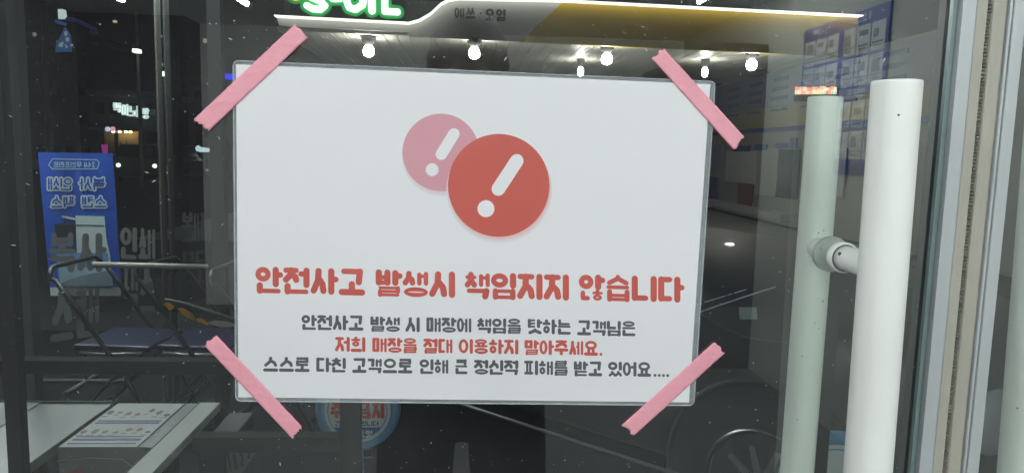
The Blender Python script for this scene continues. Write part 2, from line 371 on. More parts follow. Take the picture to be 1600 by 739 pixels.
be = [(0, 1), (1, 2), (2, 3), (3, 4), (4, 5), (5, 6), (0, 7), (7, 8), (8, 9), (9, 10), (0, 11), (11, 12), (12, 13), (13, 14),
      (3, 15), (15, 16), (16, 17), (17, 18), (3, 19), (19, 20), (20, 21), (21, 22)]
brd = [(.16, .12), (.15, .11), (.17, .12), (.13, .09), .055, (.075, .09), (.06, .075), .095, .062, .042, .04, .095, .062, .042, .04, .07, .052, .04, .028, .07, .052, .04, .028]
skin('body', bv, be, brd, m_skin, pr)
# jacket and trousers follow the body
jv = [bv[i] for i in (0, 1, 2, 3, 15, 16, 17, 19, 20, 21)]
skin('jacket', jv, [(0, 1), (1, 2), (2, 3), (3, 4), (4, 5), (5, 6), (3, 7), (7, 8), (8, 9)], [(.185, .14), (.17, .135), (.19, .14), (.15, .11), .09, .072, .052, .09, .072, .052], m_cloth, pr)
skin('trousers', [bv[i] for i in (0, 7, 8, 9, 11, 12, 13)], [(0, 1), (1, 2), (2, 3), (0, 4), (4, 5), (5, 6)], [(.17, .135), .115, .085, .065, .115, .085, .065], m_cloth, pr)
for sx in (-1, 1):
    skin('shoe', [(sx * .13, PY - .06, .045), (sx * .135, PY + .05, .045), (sx * .145, PY + .17, .035)], [(0, 1), (1, 2)], [(.045, .04), (.05, .045), (.04, .03)], m_cloth, pr)
# hair cap over the head
import bmesh
bm = bmesh.new(); bmesh.ops.create_icosphere(bm, subdivisions=4, radius=1)
for v in bm.verts:
    n = v.co.copy(); r = 1 + .03 * math.sin(n.x * 23 + n.z * 9) + .03 * math.sin(n.z * 17 + n.y * 13) + random.uniform(-.012, .012)
    v.co = Vector((n.x * .092 * r, n.y * .122 * r, n.z * .11 * r)) + Vector((0, PY + .0 - (0.012 if n.z > 0 else 0.03), 1.655)) - Vector(pr['loc0'])
kill = [v for v in bm.verts if v.co.z + .004 < 1.605 and v.co.y + PY > PY + .05]
bmesh.ops.delete(bm, geom=kill, context='VERTS')
me = bpy.data.meshes.new('hair'); bm.to_mesh(me); bm.free(); me.materials.append(m_hair)
for p in me.polygons: p.use_smooth = True
o = bpy.data.objects.new('hair', me); COL.objects.link(o); o.parent = pr
for sx in (-1, 1):
    MB().lathe((sx * .033, PY + .105, 1.615), (0, 1, 0), [(-.01, .006), (-.002, .011), (.003, .008), (.005, .001)], 12).build('eye', M('eye_white', (.6, .6, .58), .2), pr, True)
MB().lathe((0, PY + .10, 1.585), (0, 1, -.3), [(0, .016), (.015, .013), (.028, .009), (.032, .001)], 12).build('nose', m_skin, pr, True)
MB().tube([(-.022, PY + .103, 1.548), (0, PY + .110, 1.546), (.022, PY + .103, 1.548)], .005, 8).build('mouth', M('lip', (.35, .12, .1), .5), pr, True)
for sx in (-1, 1):
    MB().lathe((sx * .078, PY + .015, 1.60), (sx, 0, 0), [(0, .02), (.008, .026), (.014, .016), (.016, .001)], 14).build('ear', m_skin, pr, True)
    # hand on the side of the phone: palm, four bent fingers, thumb
    hx = CAM.x + sx * .088; hy = CAM.y - .03
    hv = [(sx * .095, PY + .64, 1.42), (hx + sx * .006, hy - .035, ZC - .03), (hx + sx * .002, hy - .005, ZC - .01)]
    he = [(0, 1), (1, 2)]; hr = [.022, (.024, .030), (.018, .030)]
    for q in range(4):
        zq = ZC - .045 + q * .020; i = len(hv); L = (.8, .95, 1, .9)[q]
        hv += [(hx + sx * .004, hy - .004, zq), (hx - sx * .002, hy + .016 * L, zq + .002), (hx - sx * .012 * L, hy + .022 * L, zq + .003)]
        he += [(2, i), (i, i + 1), (i + 1, i + 2)]; hr += [.009, .008, .0065]
    i = len(hv); hv += [(hx - sx * .012, hy - .025, ZC - .015), (hx - sx * .030, hy - .012, ZC + .005), (hx - sx * .042, hy - .006, ZC + .018)]
    he += [(1, i), (i, i + 1), (i + 1, i + 2)]; hr += [.012, .010, .008]
    skin('hand', hv, he, hr, m_skin, pr, 1)
ph = thing('phone', 'black smartphone held in both hands in front of the notice', 'phone', (CAM.x, CAM.y - .012, ZC))
MB().box((CAM.x - .083, CAM.y - .0115, ZC - .039), (CAM.x + .083, CAM.y - .0035, ZC + .039)).build('case', M('phone_black', (.01, .01, .012), .3), ph, bevel=.003)
MB().box((CAM.x - .079, CAM.y - .0125, ZC - .035), (CAM.x + .079, CAM.y - .0118, ZC + .035)).build('screen', M('phone_screen', (.02, .02, .02), .1), ph)

# ================================================================ THE GLASS DOORS
g_front = glass_mat('door_glass', (.955, 1.0, .965), GREF); g_plain = clear_mat('door_glass_back', (.99, 1, .995))
Z0, Z1 = .02, 2.22
def pane(x0, x1, parent):
    mb = MB().box((x0, 0, Z0), (x1, .010, Z1)); o = mb.build('glass_pane', g_plain, parent)
    o.data.materials.append(g_front)
    for p in o.data.polygons:
        if p.center.y < (.001 - parent.location.y if False else .001): p.material_index = 1 if abs(p.normal.y) > .9 and p.center.y < .001 else 0
    return o
m_edge = M('glass_edge', (.16, .215, .21), .25)
m_beige = M('seal_strip', (.35, .345, .285), .55, bump=.2, bscale=30, bstretch=(30, 30, .6), var=.05)
m_groove = M('groove_dark', (.10, .10, .10), .7)
def fx(u): return P(u, 370, -.006).x
g1, s1, s1b, b1, k0, k1, b2, s2a, s2 = fx(1460), fx(1468.5), fx(1489), fx(1491.5), fx(1509.5), fx(1517), fx(1540.5), fx(1545), fx(1565)
dl = thing('glass_door', 'left glass door leaf carrying the taped notice and the white pull handle', 'door', (DL, 0, 0))
pane(DL, s1 + .004, dl)
MB().box((g1, -.0035, Z0), (s1 - .0005, -.0002, Z1)).build('glass_edge', m_edge, dl)
ml = MB()
ml.box((s1, -.0075, Z0), (s1b, -.0003, Z1)).box((s1b + .0006, -.0070, Z0), (b1 - .0003, -.0003, Z1))
MB().box((s1 + .001, .0105, Z0), (b1, .018, Z1)).build('back_channel', M('channel_dark', (.02, .022, .024), .6), dl)
ml.build('edge_profile', m_alu, dl, bevel=.0006)
MB().box((s1b, -.0062, Z0), (s1b + .0006, .017, Z1)).build('groove', m_groove, dl)
MB().box((b1, -.0060, Z0), (k0, .017, Z1)).build('seal_strip', m_beige, dl, bevel=.001)
MB().box((DL - .045, -.012, 0), (DL - .0005, .022, Z1 + .03)).build('hinge_stile', m_alu, dl, bevel=.002)
# brush seal: dense bristles
br = MB(); zz = Z0
br.box((k0 + .0002, -.0015, Z0), (k1 - .0002, .015, Z1))
z = 1.0
while z < 1.85:
    x_ = random.uniform(-.0004, .0004)
    br.box((k0 + .0004 + x_, -.0042 - random.uniform(0, .0012), z), (k1 - .0004 + x_, -.0012, z + random.uniform(.0010, .0018))); z += .0023
br.build('brush_seal', M('brush_pile', (.13, .12, .10), .95, var=.35, vscale=400), dl)
dr = thing('glass_door', 'right glass door leaf at the right edge with its own inner handle', 'door', (s2, 0, 0))
DR1 = 1.26
MB().box((k1, -.0060, Z0), (b2 - .0004, .017, Z1)).build('seal_strip', m_beige, dr, bevel=.002)
MB().box((b2, -.0070, Z0), (s2a, .018, Z1)).build('edge_profile', m_alu, dr, bevel=.0006)
MB().box((s2a - .0001, -.0060, Z0), (s2a + .0006, .017, Z1)).build('groove', m_groove, dr)
MB().box((s2a + .0006, -.0075, Z0), (s2, .018, Z1)).build('edge_profile', m_alu, dr, bevel=.0006)
pane(s2 + .0004, DR1, dr)
MB().box((DR1 + .001, -.012, 0), (DR1 + .05, .022, Z1 + .03)).build('hinge_stile', m_alu, dr, bevel=.002)
hd = MB().box((DL - .045, -.03, Z1 + .002), (DR1 + .05, .03, Z1 + .03)).build('door_head', m_alu); tag(hd, 'aluminium head bar over the pair of glass doors', 'door frame')

# ---- pull handles: painted tubes bolted back to back through the glass
m_hwhite = M('handle_paint', (.80, .82, .775), .42, bump=.25, bscale=55, var=.03, vscale=30, coat=.15)
m_chip = M('paint_chip', (.08, .07, .06), .8)
def handle(top, bot, Y, r, name_, label, pivot_px, extend, both_ends=False, collar_r=.0112):
    a = P(*top, Y); b = P(*bot, Y); d = (b - a).normalized()
    b2_ = a + d * 1.05
    t = thing('pull_handle', label, 'handle', tuple(a), 'pull handles bolted to the glass doors')
    pts = [a, a + d * .004] + [a + (b2_ - a) * q for q in (.25, .5, .75, 1)]
    mb = MB(); ax = d
    L = (b2_ - a).length
    mb.lathe(a, d, [(.0008, r * .9), (0, r * .965), (.0006, r * .992), (.002, r), (L * .3, r), (L * .6, r), (L - .002, r), (L, r * .94)], 48)
    mb.build('bar', m_hwhite, t, True)
    return t, a, d
hw, ha, hdv = handle((1401.5, 127), (1355.5, 739), -.048, .0138, '', 'white round pull handle on the near side of the glass', None, 0)
hg, ga, gd = handle((1290, 152), (1245, 739), .052, .0122, '', 'pale green looking pull handle seen through the glass beside the white one', None, 0)
hr_, ra, rd = handle((1668, -200), (1590, 739), .055, .0138, '', 'pull handle behind the right glass leaf at the picture edge', None, 0)
# standoffs
c0 = P(1313, 401, 0)
def onaxis(a, d, z): return a + d * ((z - a.z) / d.z)
wa = onaxis(ha, hdv, c0.z)
so = MB().lathe((c0.x, -.0008, c0.z), (wa.x - c0.x, wa.y, 0), [(0, .0082), (.012, .0082), (Vector((wa.x - c0.x, wa.y, 0)).length, .0082)], 32)
so.build('standoff', m_hwhite, hw, True)
MB().lathe((c0.x, 0, c0.z), (0, -1, 0), [(0, .0098), (.0015, .0102), (.0055, .0102), (.0062, .0096), (.0064, .0085)], 40).build('collar', m_hwhite, hw, True)
MB().lathe((c0.x, -.0060, c0.z), (0, -1, 0), [(0, .0090), (.0007, .0090)], 40).build('collar_gap', m_groove, hw, True)
MB().lathe((c0.x - .0070, -.0125, c0.z + .0035), (-1, -.35, .3), [(0, .0011), (.0009, .0011)], 10).build('set_screw', m_chip, hw)
m_gasket = M('gasket', (.42, .44, .42), .5)
MB().lathe((c0.x - .0002, .0105, c0.z), (0, 1, 0), [(0, .0122), (.003, .0122)], 40).build('gasket', m_gasket, hg, True)
MB().lathe((c0.x - .0002, .0135, c0.z), (0, 1, 0), [(0, .0112), (.004, .0112), (.0042, .008)], 40).build('collar', m_hwhite, hg, True)
gpt = onaxis(ga, gd, c0.z)
MB().lathe((c0.x, .014, c0.z), (gpt.x - c0.x, gpt.y - .014, 0), [(0, .0078), (Vector((gpt.x - c0.x, gpt.y - .014, 0)).length, .0078)], 32).build('standoff', m_hwhite, hg, True)
for (u, v, hp, aa, dd, rr) in ((1279, 364, hg, ga, gd, .0122), (1287, 360, hg, ga, gd, .0122), (1253, 556, hg, ga, gd, .0122), (1279, 513, hg, ga, gd, .0122), (1246, 655, hg, ga, gd, .0122), (1285, 470, hg, ga, gd, .0122), (1404, 180, hw, ha, hdv, .0138), (1590, 637, hr_, ra, rd, .0138)):
    dvec = ray(u, v).normalized(); wv = CAM - aa                    # hit the tube
    dp = dvec - dd * dvec.dot(dd); wq = wv - dd * wv.dot(dd)
    A_, B2, C2 = dp.dot(dp), 2 * dp.dot(wq), wq.dot(wq) - rr * rr; disc = B2 * B2 - 4 * A_ * C2
    if disc < 0: continue
    q = CAM + dvec * ((-B2 - math.sqrt(disc)) / (2 * A_)); sz = random.uniform(.0005, .0009)
    MB().lathe(q + dvec * .0004, -dvec, [(0, sz), (.0005, sz * .7), (.0006, sz * .2)], 7).build('paint_chip', m_chip, hp)
mk = [bpy.data.objects[n] for n in ()]

# ================================================================ THE NOTICE
m_paper = M('notice_paper', (.705, .712, .718), .6, bump=.0, coat=.35)
# gentle cockling of the laminated sheet
nn = m_paper.node_tree.nodes; ll = m_paper.node_tree.links; bb = nn['Principled BSDF']
def cockle(mat, strength=.6):
    n = mat.node_tree.nodes; l = mat.node_tree.links; b = n['Principled BSDF']
    tc = n.new('ShaderNodeTexCoord'); mp = n.new('ShaderNodeMapping'); mp.inputs['Scale'].default_value = (7, 1, 24)
    mp.inputs['Rotation'].default_value = (0, .08, 0)
    t = n.new('ShaderNodeTexNoise'); t.inputs['Scale'].default_value = 1.0; t.inputs['Detail'].default_value = 1.5; t.inputs['Distortion'].default_value = .6
    l.new(tc.outputs['Object'], mp.inputs[0]); l.new(mp.outputs[0], t.inputs['Vector'])
    bp = n.new('ShaderNodeBump'); bp.inputs['Strength'].default_value = strength; bp.inputs['Distance'].default_value = .0016
    l.new(t.outputs[0], bp.inputs['Height']); l.new(bp.outputs[0], b.inputs['Normal']); l.new(bp.outputs[0], b.inputs['Coat Normal'])
    b.inputs['Coat Roughness'].default_value = .35
cockle(m_paper)
m_red = M('red_ink', (.44, .075, .056), .6, coat=.3); cockle(m_red)
m_grey = M('grey_ink', (.070, .078, .086), .6, coat=.3); cockle(m_grey)
m_pinkc = M('pink_ink', (.55, .27, .31), .6, coat=.3, var=.05, vscale=30); cockle(m_pinkc)
# laminate film: clear, a little milky, glossy
m_lam = M('laminate_film', (.42, .46, .47), .12, coat=.6, bump=.55, bscale=26, bstretch=(1, 1, 3), alpha=.42)
def outline(pts, rad, Y, n=6):
    """rounded polygon through picture points, on the plane y=Y"""
    out = []
    for i, p in enumerate(pts):
        a = Vector(pts[i - 1]); c = Vector(pts[(i + 1) % len(pts)]); p = Vector(p)
        u = (a - p).normalized() * rad; w_ = (c - p).normalized() * rad
        for k in range(n + 1):
            t = k / n; q = (p + u) * (1 - t) ** 2 + p * 2 * t * (1 - t) + (p + w_) * t ** 2; out.append(q)
    return [P(q.x, q.y, Y) for q in out]
lam_px = [(364.3, 95.3), (1117.3, 128.0), (1084.2, 633.2), (368.4, 626.2)]
nt_loc = tuple(P(740, 360, -.0005))
no = thing('notice', 'white laminated safety notice with red exclamation circles taped on the glass', 'notice', nt_loc)
MB().prism(outline(lam_px, 9, -.0005), (0, -.0005, 0)).build('laminate', m_lam, no)
# the fused rim of the film
rim = outline(lam_px, 9, -.0010)
MB().tube([tuple(p) for p in rim] + [tuple(rim[0])], .00045, 6, cap=False).build('film_rim', M('film_rim', (.55, .6, .62), .1, coat=1, bump=.8, bscale=90, alpha=.6), no, True)
pp = [(368.9, 101.2), (1109.6, 132.2), (1076.2, 628), (372.9, 620)]
MB().prism([P(u, v, -.0012) for u, v in pp], (0, -.0003, 0)).build('sheet', m_paper, no)
YI = -.00158
def onsheet(x, y, d): return P(x, y, YI - d)
def disc(cx, cy, r, dy, name, mat, n=96, rx=None):
    pts = [P(cx + (rx or r) * math.cos(2 * math.pi * k / n), cy + r * math.sin(2 * math.pi * k / n), YI - dy) for k in range(n)]
    return MB().add(pts, [tuple(range(n))]).build(name, mat, no)
# soft printed glow under each circle: bands of ever paler pink
def lerp(a, b, t): return tuple(x + (y - x) * t for x, y in zip(a, b))
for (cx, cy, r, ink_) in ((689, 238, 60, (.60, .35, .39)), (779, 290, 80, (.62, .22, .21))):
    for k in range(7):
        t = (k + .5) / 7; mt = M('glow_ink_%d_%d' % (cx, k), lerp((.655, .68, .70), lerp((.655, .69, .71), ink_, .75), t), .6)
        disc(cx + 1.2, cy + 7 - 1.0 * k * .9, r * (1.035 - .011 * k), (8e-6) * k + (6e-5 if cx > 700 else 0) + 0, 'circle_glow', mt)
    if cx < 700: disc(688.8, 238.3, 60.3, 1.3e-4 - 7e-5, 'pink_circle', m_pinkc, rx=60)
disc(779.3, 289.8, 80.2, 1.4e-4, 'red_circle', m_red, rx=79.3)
ik = Ink(); ik.cap((709.3, 209.5), (689.6, 241.3), 8.9); ik.cap((675.2, 265.4), (675.2, 265.4), 10.2)
ik.mb(lambda x, y, d: P(x, y, YI - 1.0e-4 - d), 2e-6).build('exclamation_mark', m_paper, no)
ik = Ink(); ik.cap((807.6, 251.5), (778.6, 295.5), 10.6); ik.cap((759.3, 326.2), (759.3, 326.2), 13.4)
ik.mb(lambda x, y, d: P(x, y, YI - 1.8e-4 - d), 2e-6).build('exclamation_mark', m_paper, no)
t1 = Ink(); SL = .0262
for tx, a, b, y0 in (('안전사고', 398, 571.5, 415.8), ('발생시', 586, 712, 421), ('책임지지', 725, 890, 424.5), ('않습니다', 903.5, 1068.5, 428)):
    word(t1, tx, a, b, y0, y0 + 41.5 - (a - 398) * .0016, 4.9, SL, .045)
t1.mb(onsheet, 4e-6).build('headline', m_red, no)
t2 = Ink()
for tx, a, b, y0 in (('안전사고', 470.5, 568.5, 491.3), ('발생', 578, 625.5, 494), ('시', 633, 656.5, 495), ('매장에', 665.5, 737, 495.2), ('책임을', 745, 815, 496.5), ('탓하는', 824, 893, 498), ('고객님은', 901, 994, 500)):
    word(t2, tx, a, b, y0, y0 + 23.5, 2.55, .0165, .05)
for tx, a, b, y0 in (('스스로', 410.5, 484.5, 557), ('다친', 493.5, 541, 558), ('고객으로', 549.5, 645, 559), ('인해', 655, 701, 560.5), ('큰', 710, 731.5, 561), ('정신적', 740, 810.5, 561.5), ('피해를', 818, 888, 562.6), ('받고', 896, 941.5, 564), ('있어요', 949.5, 1018, 564.5)):
    word(t2, tx, a, b, y0, y0 + 23, 2.5, .0125, .05)
for i in range(4): t2.cap((1023.5 + i * 6.6, 586.0 + i * .1), (1023.5 + i * 6.6, 586.0 + i * .1), 2.3)
t2.mb(onsheet, 4e-6).build('body_text', m_grey, no)
t3 = Ink()
for tx, a, b, y0 in (('저희', 523, 571.5, 525.8), ('매장을', 581, 652.5, 527), ('절대', 661, 707.5, 528.3), ('이용하지', 716, 810.5, 529), ('말아주세요', 819, 935, 530.6)):
    word(t3, tx, a, b, y0, y0 + 23.3, 2.55, .0145, .05)
t3.cap((939, 553.2), (939, 553.2), 2.3)
t3.mb(onsheet, 4e-6).build('red_line', m_red, no)

# ---- pink masking tape strips
m_tape = M('pink_tape', (.90, .41, .48), .55, bump=.7, bscale=110, alpha=.80, var=.03, vscale=200)
def tape(label, a0, a1, b0, b1, seed):
    """strip between ragged ends: a0-a1 first torn end, b0-b1 second (picture points)"""
    rnd = random.Random(seed); N = 9; M_ = 60
    a0, a1, b0, b1 = map(Vector, (a0, a1, b0, b1)); ax = ((b0 + b1) / 2 - (a0 + a1) / 2).normalized()
    ja = [rnd.uniform(-2.6, 2.6) for _ in range(N)]; jb = [rnd.uniform(-2.6, 2.6) for _ in range(N)]
    ja[0] = ja[-1] = jb[0] = jb[-1] = 0
    vs = []; fs = []
    for i in range(M_ + 1):
        t = i / M_
        for j in range(N):
            s = j / (N - 1)
            q = (a0.lerp(a1, s) + ax * ja[j]).lerp(b0.lerp(b1, s) + ax * jb[j], t)
            if j in (0, N - 1) and 0 < i < M_: q += Vector((-ax.y, ax.x)) * rnd.uniform(-.25, .25)
            lift = .0000 + .00006 * rnd.random() + .00030 * math.sin(t * 31 + s * 5 + seed) * math.sin(t * 9 + seed)
            vs.append(P(q.x, q.y, -.00195 - abs(lift)))
    top = len(vs); vs += [Vector((v.x, v.y + .00012, v.z)) for v in vs]
    for i in range(M_):
        for j in range(N - 1):
            k = i * N + j; fs += [(k, k + 1, k + N + 1, k + N)]
    o = MB().add(vs[:top], fs).build('tape_strip', m_tape, None, True)
    sol = o.modifiers.new('thick', 'SOLIDIFY'); sol.thickness = .00012; sol.offset = 0
    return tag(o, label, 'tape', 'strips of pink masking tape holding the notice')
tape('pink tape strip across the top left corner of the notice', (461, 38), (481.5, 58.5), (303, 186.5), (326, 205), 1)
tape('pink tape strip across the top right corner of the notice', (1037, 76), (1018.5, 92), (1163, 214), (1146, 233.5), 2)
tape('pink tape strip across the bottom left corner of the notice', (338.5, 523.5), (319, 539), (471, 665), (457, 685), 3)
tape('pink tape strip across the bottom right corner of the notice', (1115, 535), (1133, 551), (971, 664), (991, 679.5), 4)
# ---- dust and specks stuck to the glass
du = MB(); rnd = random.Random(5)
for k in range(1150):
    u, v = rnd.uniform(0, 1480), rnd.uniform(0, 739)
    if rnd.random() < .25: v = rnd.uniform(0, 120); u = rnd.uniform(380, 1200)
    if 372 < u < 1085 and 100 < v < 628: continue
    c = P(u, v, -.0002); r = .00017 * rnd.choice([.7, .8, 1, 1, 1.3, 1.7, 2.4]); n = rnd.choice([4, 5, 6]); e = rnd.uniform(.6, 2.2) if rnd.random() < .9 else 4
    an = rnd.uniform(0, 6.28)
    pts = []
    for q in range(n):
        t = 2 * math.pi * q / n; x, z = r * math.cos(t) * e, r * math.sin(t) * rnd.uniform(.6, 1.2)
        pts.append((c.x + x * math.cos(an) - z * math.sin(an), -.00025, c.z + x * math.sin(an) + z * math.cos(an)))
    du.add(pts + [(c.x, -.0006, c.z)], [(q, (q + 1) % n, n) for q in range(n)])
o = du.build('dust', M('dust', (.55, .56, .56), .9)); o['kind'] = 'stuff'; o['label'] = 'specks of dust and dried drops on the door glass'
# ================================================================ OUTSIDE, BEYOND THE GLASS
m_asph = M('asphalt', (.03, .031, .034), .85, spec=.2, bump=.6, bscale=60, var=.25, vscale=2)
m_pave = M('paving', (.012, .012, .013), .95, spec=.08, bump=.4, bscale=30, var=.2, vscale=3)
m_black = M('black_tube', (.015, .015, .016), .28)
m_steel = M('grey_steel', (.13, .135, .135), .5, var=.1)
m_white = M('white_paint', (.75, .76, .75), .45)
struct(MB().box((-600, .09, -.30), (600, 900, 0)), 'ground', m_asph)
struct(MB().box((-6, .02, -.02), (6, 5.2, .004)), 'pavement', m_pave)
pts = [P(430, 262, 60)]
# ---- canopy of the filling station
CY = 12.5
m_fascia = M('fascia_paint', (.62, .63, .62), .45); m_yellow = M('fascia_yellow', (.62, .42, .02), .45)
m_cstrip = M('canopy_light_strip', (1, .97, .88), .5, emit=1.6)
m_bulb = M('canopy_lamp', (1, .98, .92), .3, emit=72)
m_slat = M('canopy_slat', (.75, .73, .65), .45)
cz = P(900, 66, CY).z
cn = thing('station_canopy', 'filling station canopy with white and yellow fascia and slatted lit ceiling', 'canopy', tuple(P(900, 66, CY)))
def fpoly(px, Y=CY): return [P(u, v, Y) for u, v in px]
low = [(432, 27), (640, 38.5), (640, 51), (436, 41)]
hi_w = [(640, 38.5), (655, 34), (672, 24), (688, 9), (700, 3), (716, .5), (880, 4), (862, 20), (842, 38), (812, 66), (640, 58)]
hi_y = [(880, 4), (1341, 27.5), (1341, 90), (812, 66), (842, 38), (862, 20)]
MB().prism(fpoly(low), (0, .08, 0)).build('lower_fascia', m_fascia, cn)
MB().prism(fpoly(hi_w), (0, .08, 0)).build('fascia', m_fascia, cn)
MB().prism(fpoly(hi_y), (0, .08, 0)).build('yellow_fascia', m_yellow, cn)
# light strip along the top edge, standing a hand's breadth proud of the fascia
st = [(432, 26.5), (640, 37.5), (656, 33), (673, 23), (689, 8), (701, 2), (716, -.5), (880, 3), (1341, 26.5)]
mb = MB()
for (u0, v0), (u1, v1) in zip(st, st[1:]):
    q = [P(u0, v0, CY), P(u1, v1, CY), P(u1, v1 + 1.7, CY), P(u0, v0 + 1.7, CY)]
    mb.prism([Vector((p.x, CY - .17, p.z)) for p in q], (0, .165, 0))
mb.build('light_strip', m_cstrip, cn)
x0c, x1c = P(432, 30, CY).x, P(1341, 60, CY).x
NS = 46; sw = (x1c - x0c) / NS; sm = None
for i in range(NS):
    xx = x0c + sw * (i + .5)
    if sm is None:
        s_ = MB().box((-sw * .46, 0, 0), (sw * .46, 6.2, .03)).box((-sw * .5, 0, .022), (sw * .5, 6.2, .05)).build('ceiling_slat', m_slat, cn, local=True); sm = s_.data
    else: s_ = bpy.data.objects.new('ceiling_slat', sm); COL.objects.link(s_); s_.parent = cn
    zc_ = P(640, 50, CY).z if xx < P(640, 50, CY).x else cz
    s_.location = (xx - cn.location.x, .085, .02 if True else 0)
MB().box((x0c + .01, CY + .5, cz + .08), (x1c - .01, CY + 6.7, cz + .7)).build('canopy_body', m_steel, cn)
for xx in (-.7, 3.4): MB().box((xx, CY + 5.6, 0), (xx + .4, CY + 6.0, cz)).build('column', m_steel, cn)
# Korean name raised on the white fascia
ik = Ink(); word(ik, '에쓰', 709, 744, 12, 29, 2.0, .03, .1); word(ik, '·', 748, 754, 12, 29, 1.6, 0, 0); word(ik, '오일', 757, 791, 14, 33, 2.0, .03, .1)
m_let = M('raised_letter', (.04, .045, .045), .5)
for g, nm in ((ik, 'fascia_lettering'),):
    mb = g.mb(lambda x, y, d: P(x, y, CY - .03 - d), .001); o = mb.build(nm, m_let, cn); o['kind'] = 'stuff'
# canopy lamps
lz = cz + .02
def lamp(u, v, lab, s=1.):
    p = PZ(u, v, lz - .32)
    t = thing('canopy_lamp', lab, 'ceiling lamp', (p.x, p.y, lz), 'lamps under the station canopy')
    MB().lathe((p.x, p.y, lz), (0, 0, -1), [(0, .17 * s), (.10, .15 * s), (.16, .06 * s), (.20, .055 * s)], 20).build('housing', m_steel, t, True)
    MB().lathe((p.x, p.y, lz - .17), (0, 0, -1), [(0, .07 * s), (.03, .105 * s), (.10, .125 * s), (.16, .10 * s), (.19, .03 * s)], 20).build('bulb', m_bulb, t, True)
for u, v, lab in ((576, 86, 'leftmost lamp under the station canopy'), (741, 89, 'canopy lamp beside the mirrored head of the photographer'), (948, 98, 'bright canopy lamp left of the top right tape strip'),
                  (1174, 107, 'rightmost bright lamp under the station canopy'), (1101, 118, 'small canopy lamp just right of the top right tape'), (907, 117, 'far small canopy lamp above the top edge of the notice')):
    lamp(u, v, lab, .5 if 'small' in lab else .8)
# ---- station sign above the canopy, green halo built as glowing letter outlines
SY = CY + .3
m_sw = M('sign_white', (1, 1, .98), .4, emit=1.6); m_sg = M('sign_green', (.02, .42, .10), .4, emit=.42); m_or = M('sign_orange', (1, .42, .02), .4, emit=1.2)
sg = thing('station_sign', 'glowing white roof sign letters of the filling station with a built green halo', 'sign', tuple(P(550, 20, SY)))
def sign_letter(name, strokes, r):
    for nm, mt, rr, off in (('rim', m_sg, r + 5.5, .05), (name, m_sw, r, 0)):
        g = Ink()
        for p, q in strokes: g.cap(p, q, rr)
        mb = MB()
        for sh in g.shapes: mb.prism([P(x, y, SY + off + sh[2] * .001) for x, y in sh[1]], (0, .08, 0))
        o = mb.build(nm, mt, sg if nm != 'rim' else sg); 
        if len(g.shapes) > 1: o['kind'] = 'stuff'
def sc(pts): return list(zip(pts, pts[1:]))
sign_letter('letter', sc([(504, -16), (492, -22), (482, -14), (486, -4), (500, 2), (507, 9), (500, 15), (488, 14), (479, 9)]), 5)
sign_letter('letter', sc([(519, -2), (530, -2)]), 5)
sign_letter('letter', sc([(560, -20), (568, -6), (566, 8), (555, 15), (545, 12), (540, -2), (547, -18), (560, -20)]), 5)
sign_letter('letter', sc([(580, -22), (581, 17)]), 5.5)
sign_letter('letter', sc([(601, -22), (601, 18), (621, 19)]), 5)
mb = MB(); c = P(461, -11, SY)
for rr, mt, nm, off in ((17, m_sg, 'rim', .06), (12, m_or, 'round_emblem', 0)):
    q = [P(461 + rr * math.cos(t * math.pi / 16), -11 + rr * math.sin(t * math.pi / 16), SY + off) for t in range(32)]
    MB().prism(q, (0, .08, 0)).build(nm, mt, sg)
fr = MB(); a = P(450, 27, SY); b = P(632, 35, SY)
fr.box((a.x, SY + .2, a.z - .25), (b.x, SY + .26, a.z + .9)).build('sign_frame', M('sign_back', (.012, .014, .014), .6), sg)

# ---- station building: long side wall running away at the right
WX = 7.15
m_bwall = M('station_wall', (.27, .26, .24), .8, var=.08, vscale=2, bump=.2, bscale=20)
def W(u, v, off=0): return PX(u, v, WX - off)
yA, yB = W(1470, 200).y, 24.
sb = thing('station_building', 'station building with long menu fascia, notices and windows on its side wall', 'building', (WX, yA, 0))
m_b1 = M('banner_grey', (.20, .22, .28), .6); m_b2 = M('banner_cream', (.29, .255, .15), .6); m_b3 = M('banner_blue', (.05, .08, .22), .6); m_b4 = M('banner_text', (.09, .12, .24), .6); m_dk = M('window_dark', (.012, .013, .015), .15); m_fr = M('window_frame', (.35, .35, .34), .5)
def wallrect(ua, va, ub, vb, name, mat, off=.03, th=.02, parent=sb):
    """box on the station wall between picture columns; va = top at ua, vb = bottom at ub"""
    p, q = W(ua, va, off), W(ub, vb, off)
    y0, y1 = sorted((p.y, q.y)); z0, z1 = sorted((p.z, q.z))
    return MB().box((WX - off - th, y0, z0), (WX - off + .004, y1, z1)).build(name, mat, parent)
yL = W(1116, 180).y; yR = W(1462, 120).y
ztop, zmid, zlow, zb = W(1250, 106).z, W(1250, 161).z, W(1250, 196).z, W(1250, 204).z
def wb(y0, y1, z0, z1, name, mat, off=.02, th=.02, parent=sb): return MB().box((WX - off - th, y0, z0), (WX - off + .004, y1, z1)).build(name, mat, parent)
MB().box((WX, 6.0, 0), (WX + 4, yB, ztop + .06)).build('wall', m_bwall, sb)
wb(yR, yL, zmid, ztop, 'menu_fascia', m_b1); wb(yR, yL, zlow, zmid - .01, 'cream_fascia', m_b2); wb(yR, yL, zb, zlow - .01, 'blue_band', m_b3)
for i in range(6):
    y0 = yL - 1.0 - i * (yL - yR - 1.2) / 6; hh = ztop - zmid
    for r in range(3):
        wb(y0 - .95, y0 - random.uniform(.05, .2), ztop - hh * (.16 + .28 * r) - hh * .11, ztop - hh * (.16 + .28 * r), 'print_line', m_b4, .045, .008)
    wb(y0 - .95, y0 - random.uniform(.1, .3), zmid - .12, zmid - .07, 'print_line', m_b4, .045, .008)
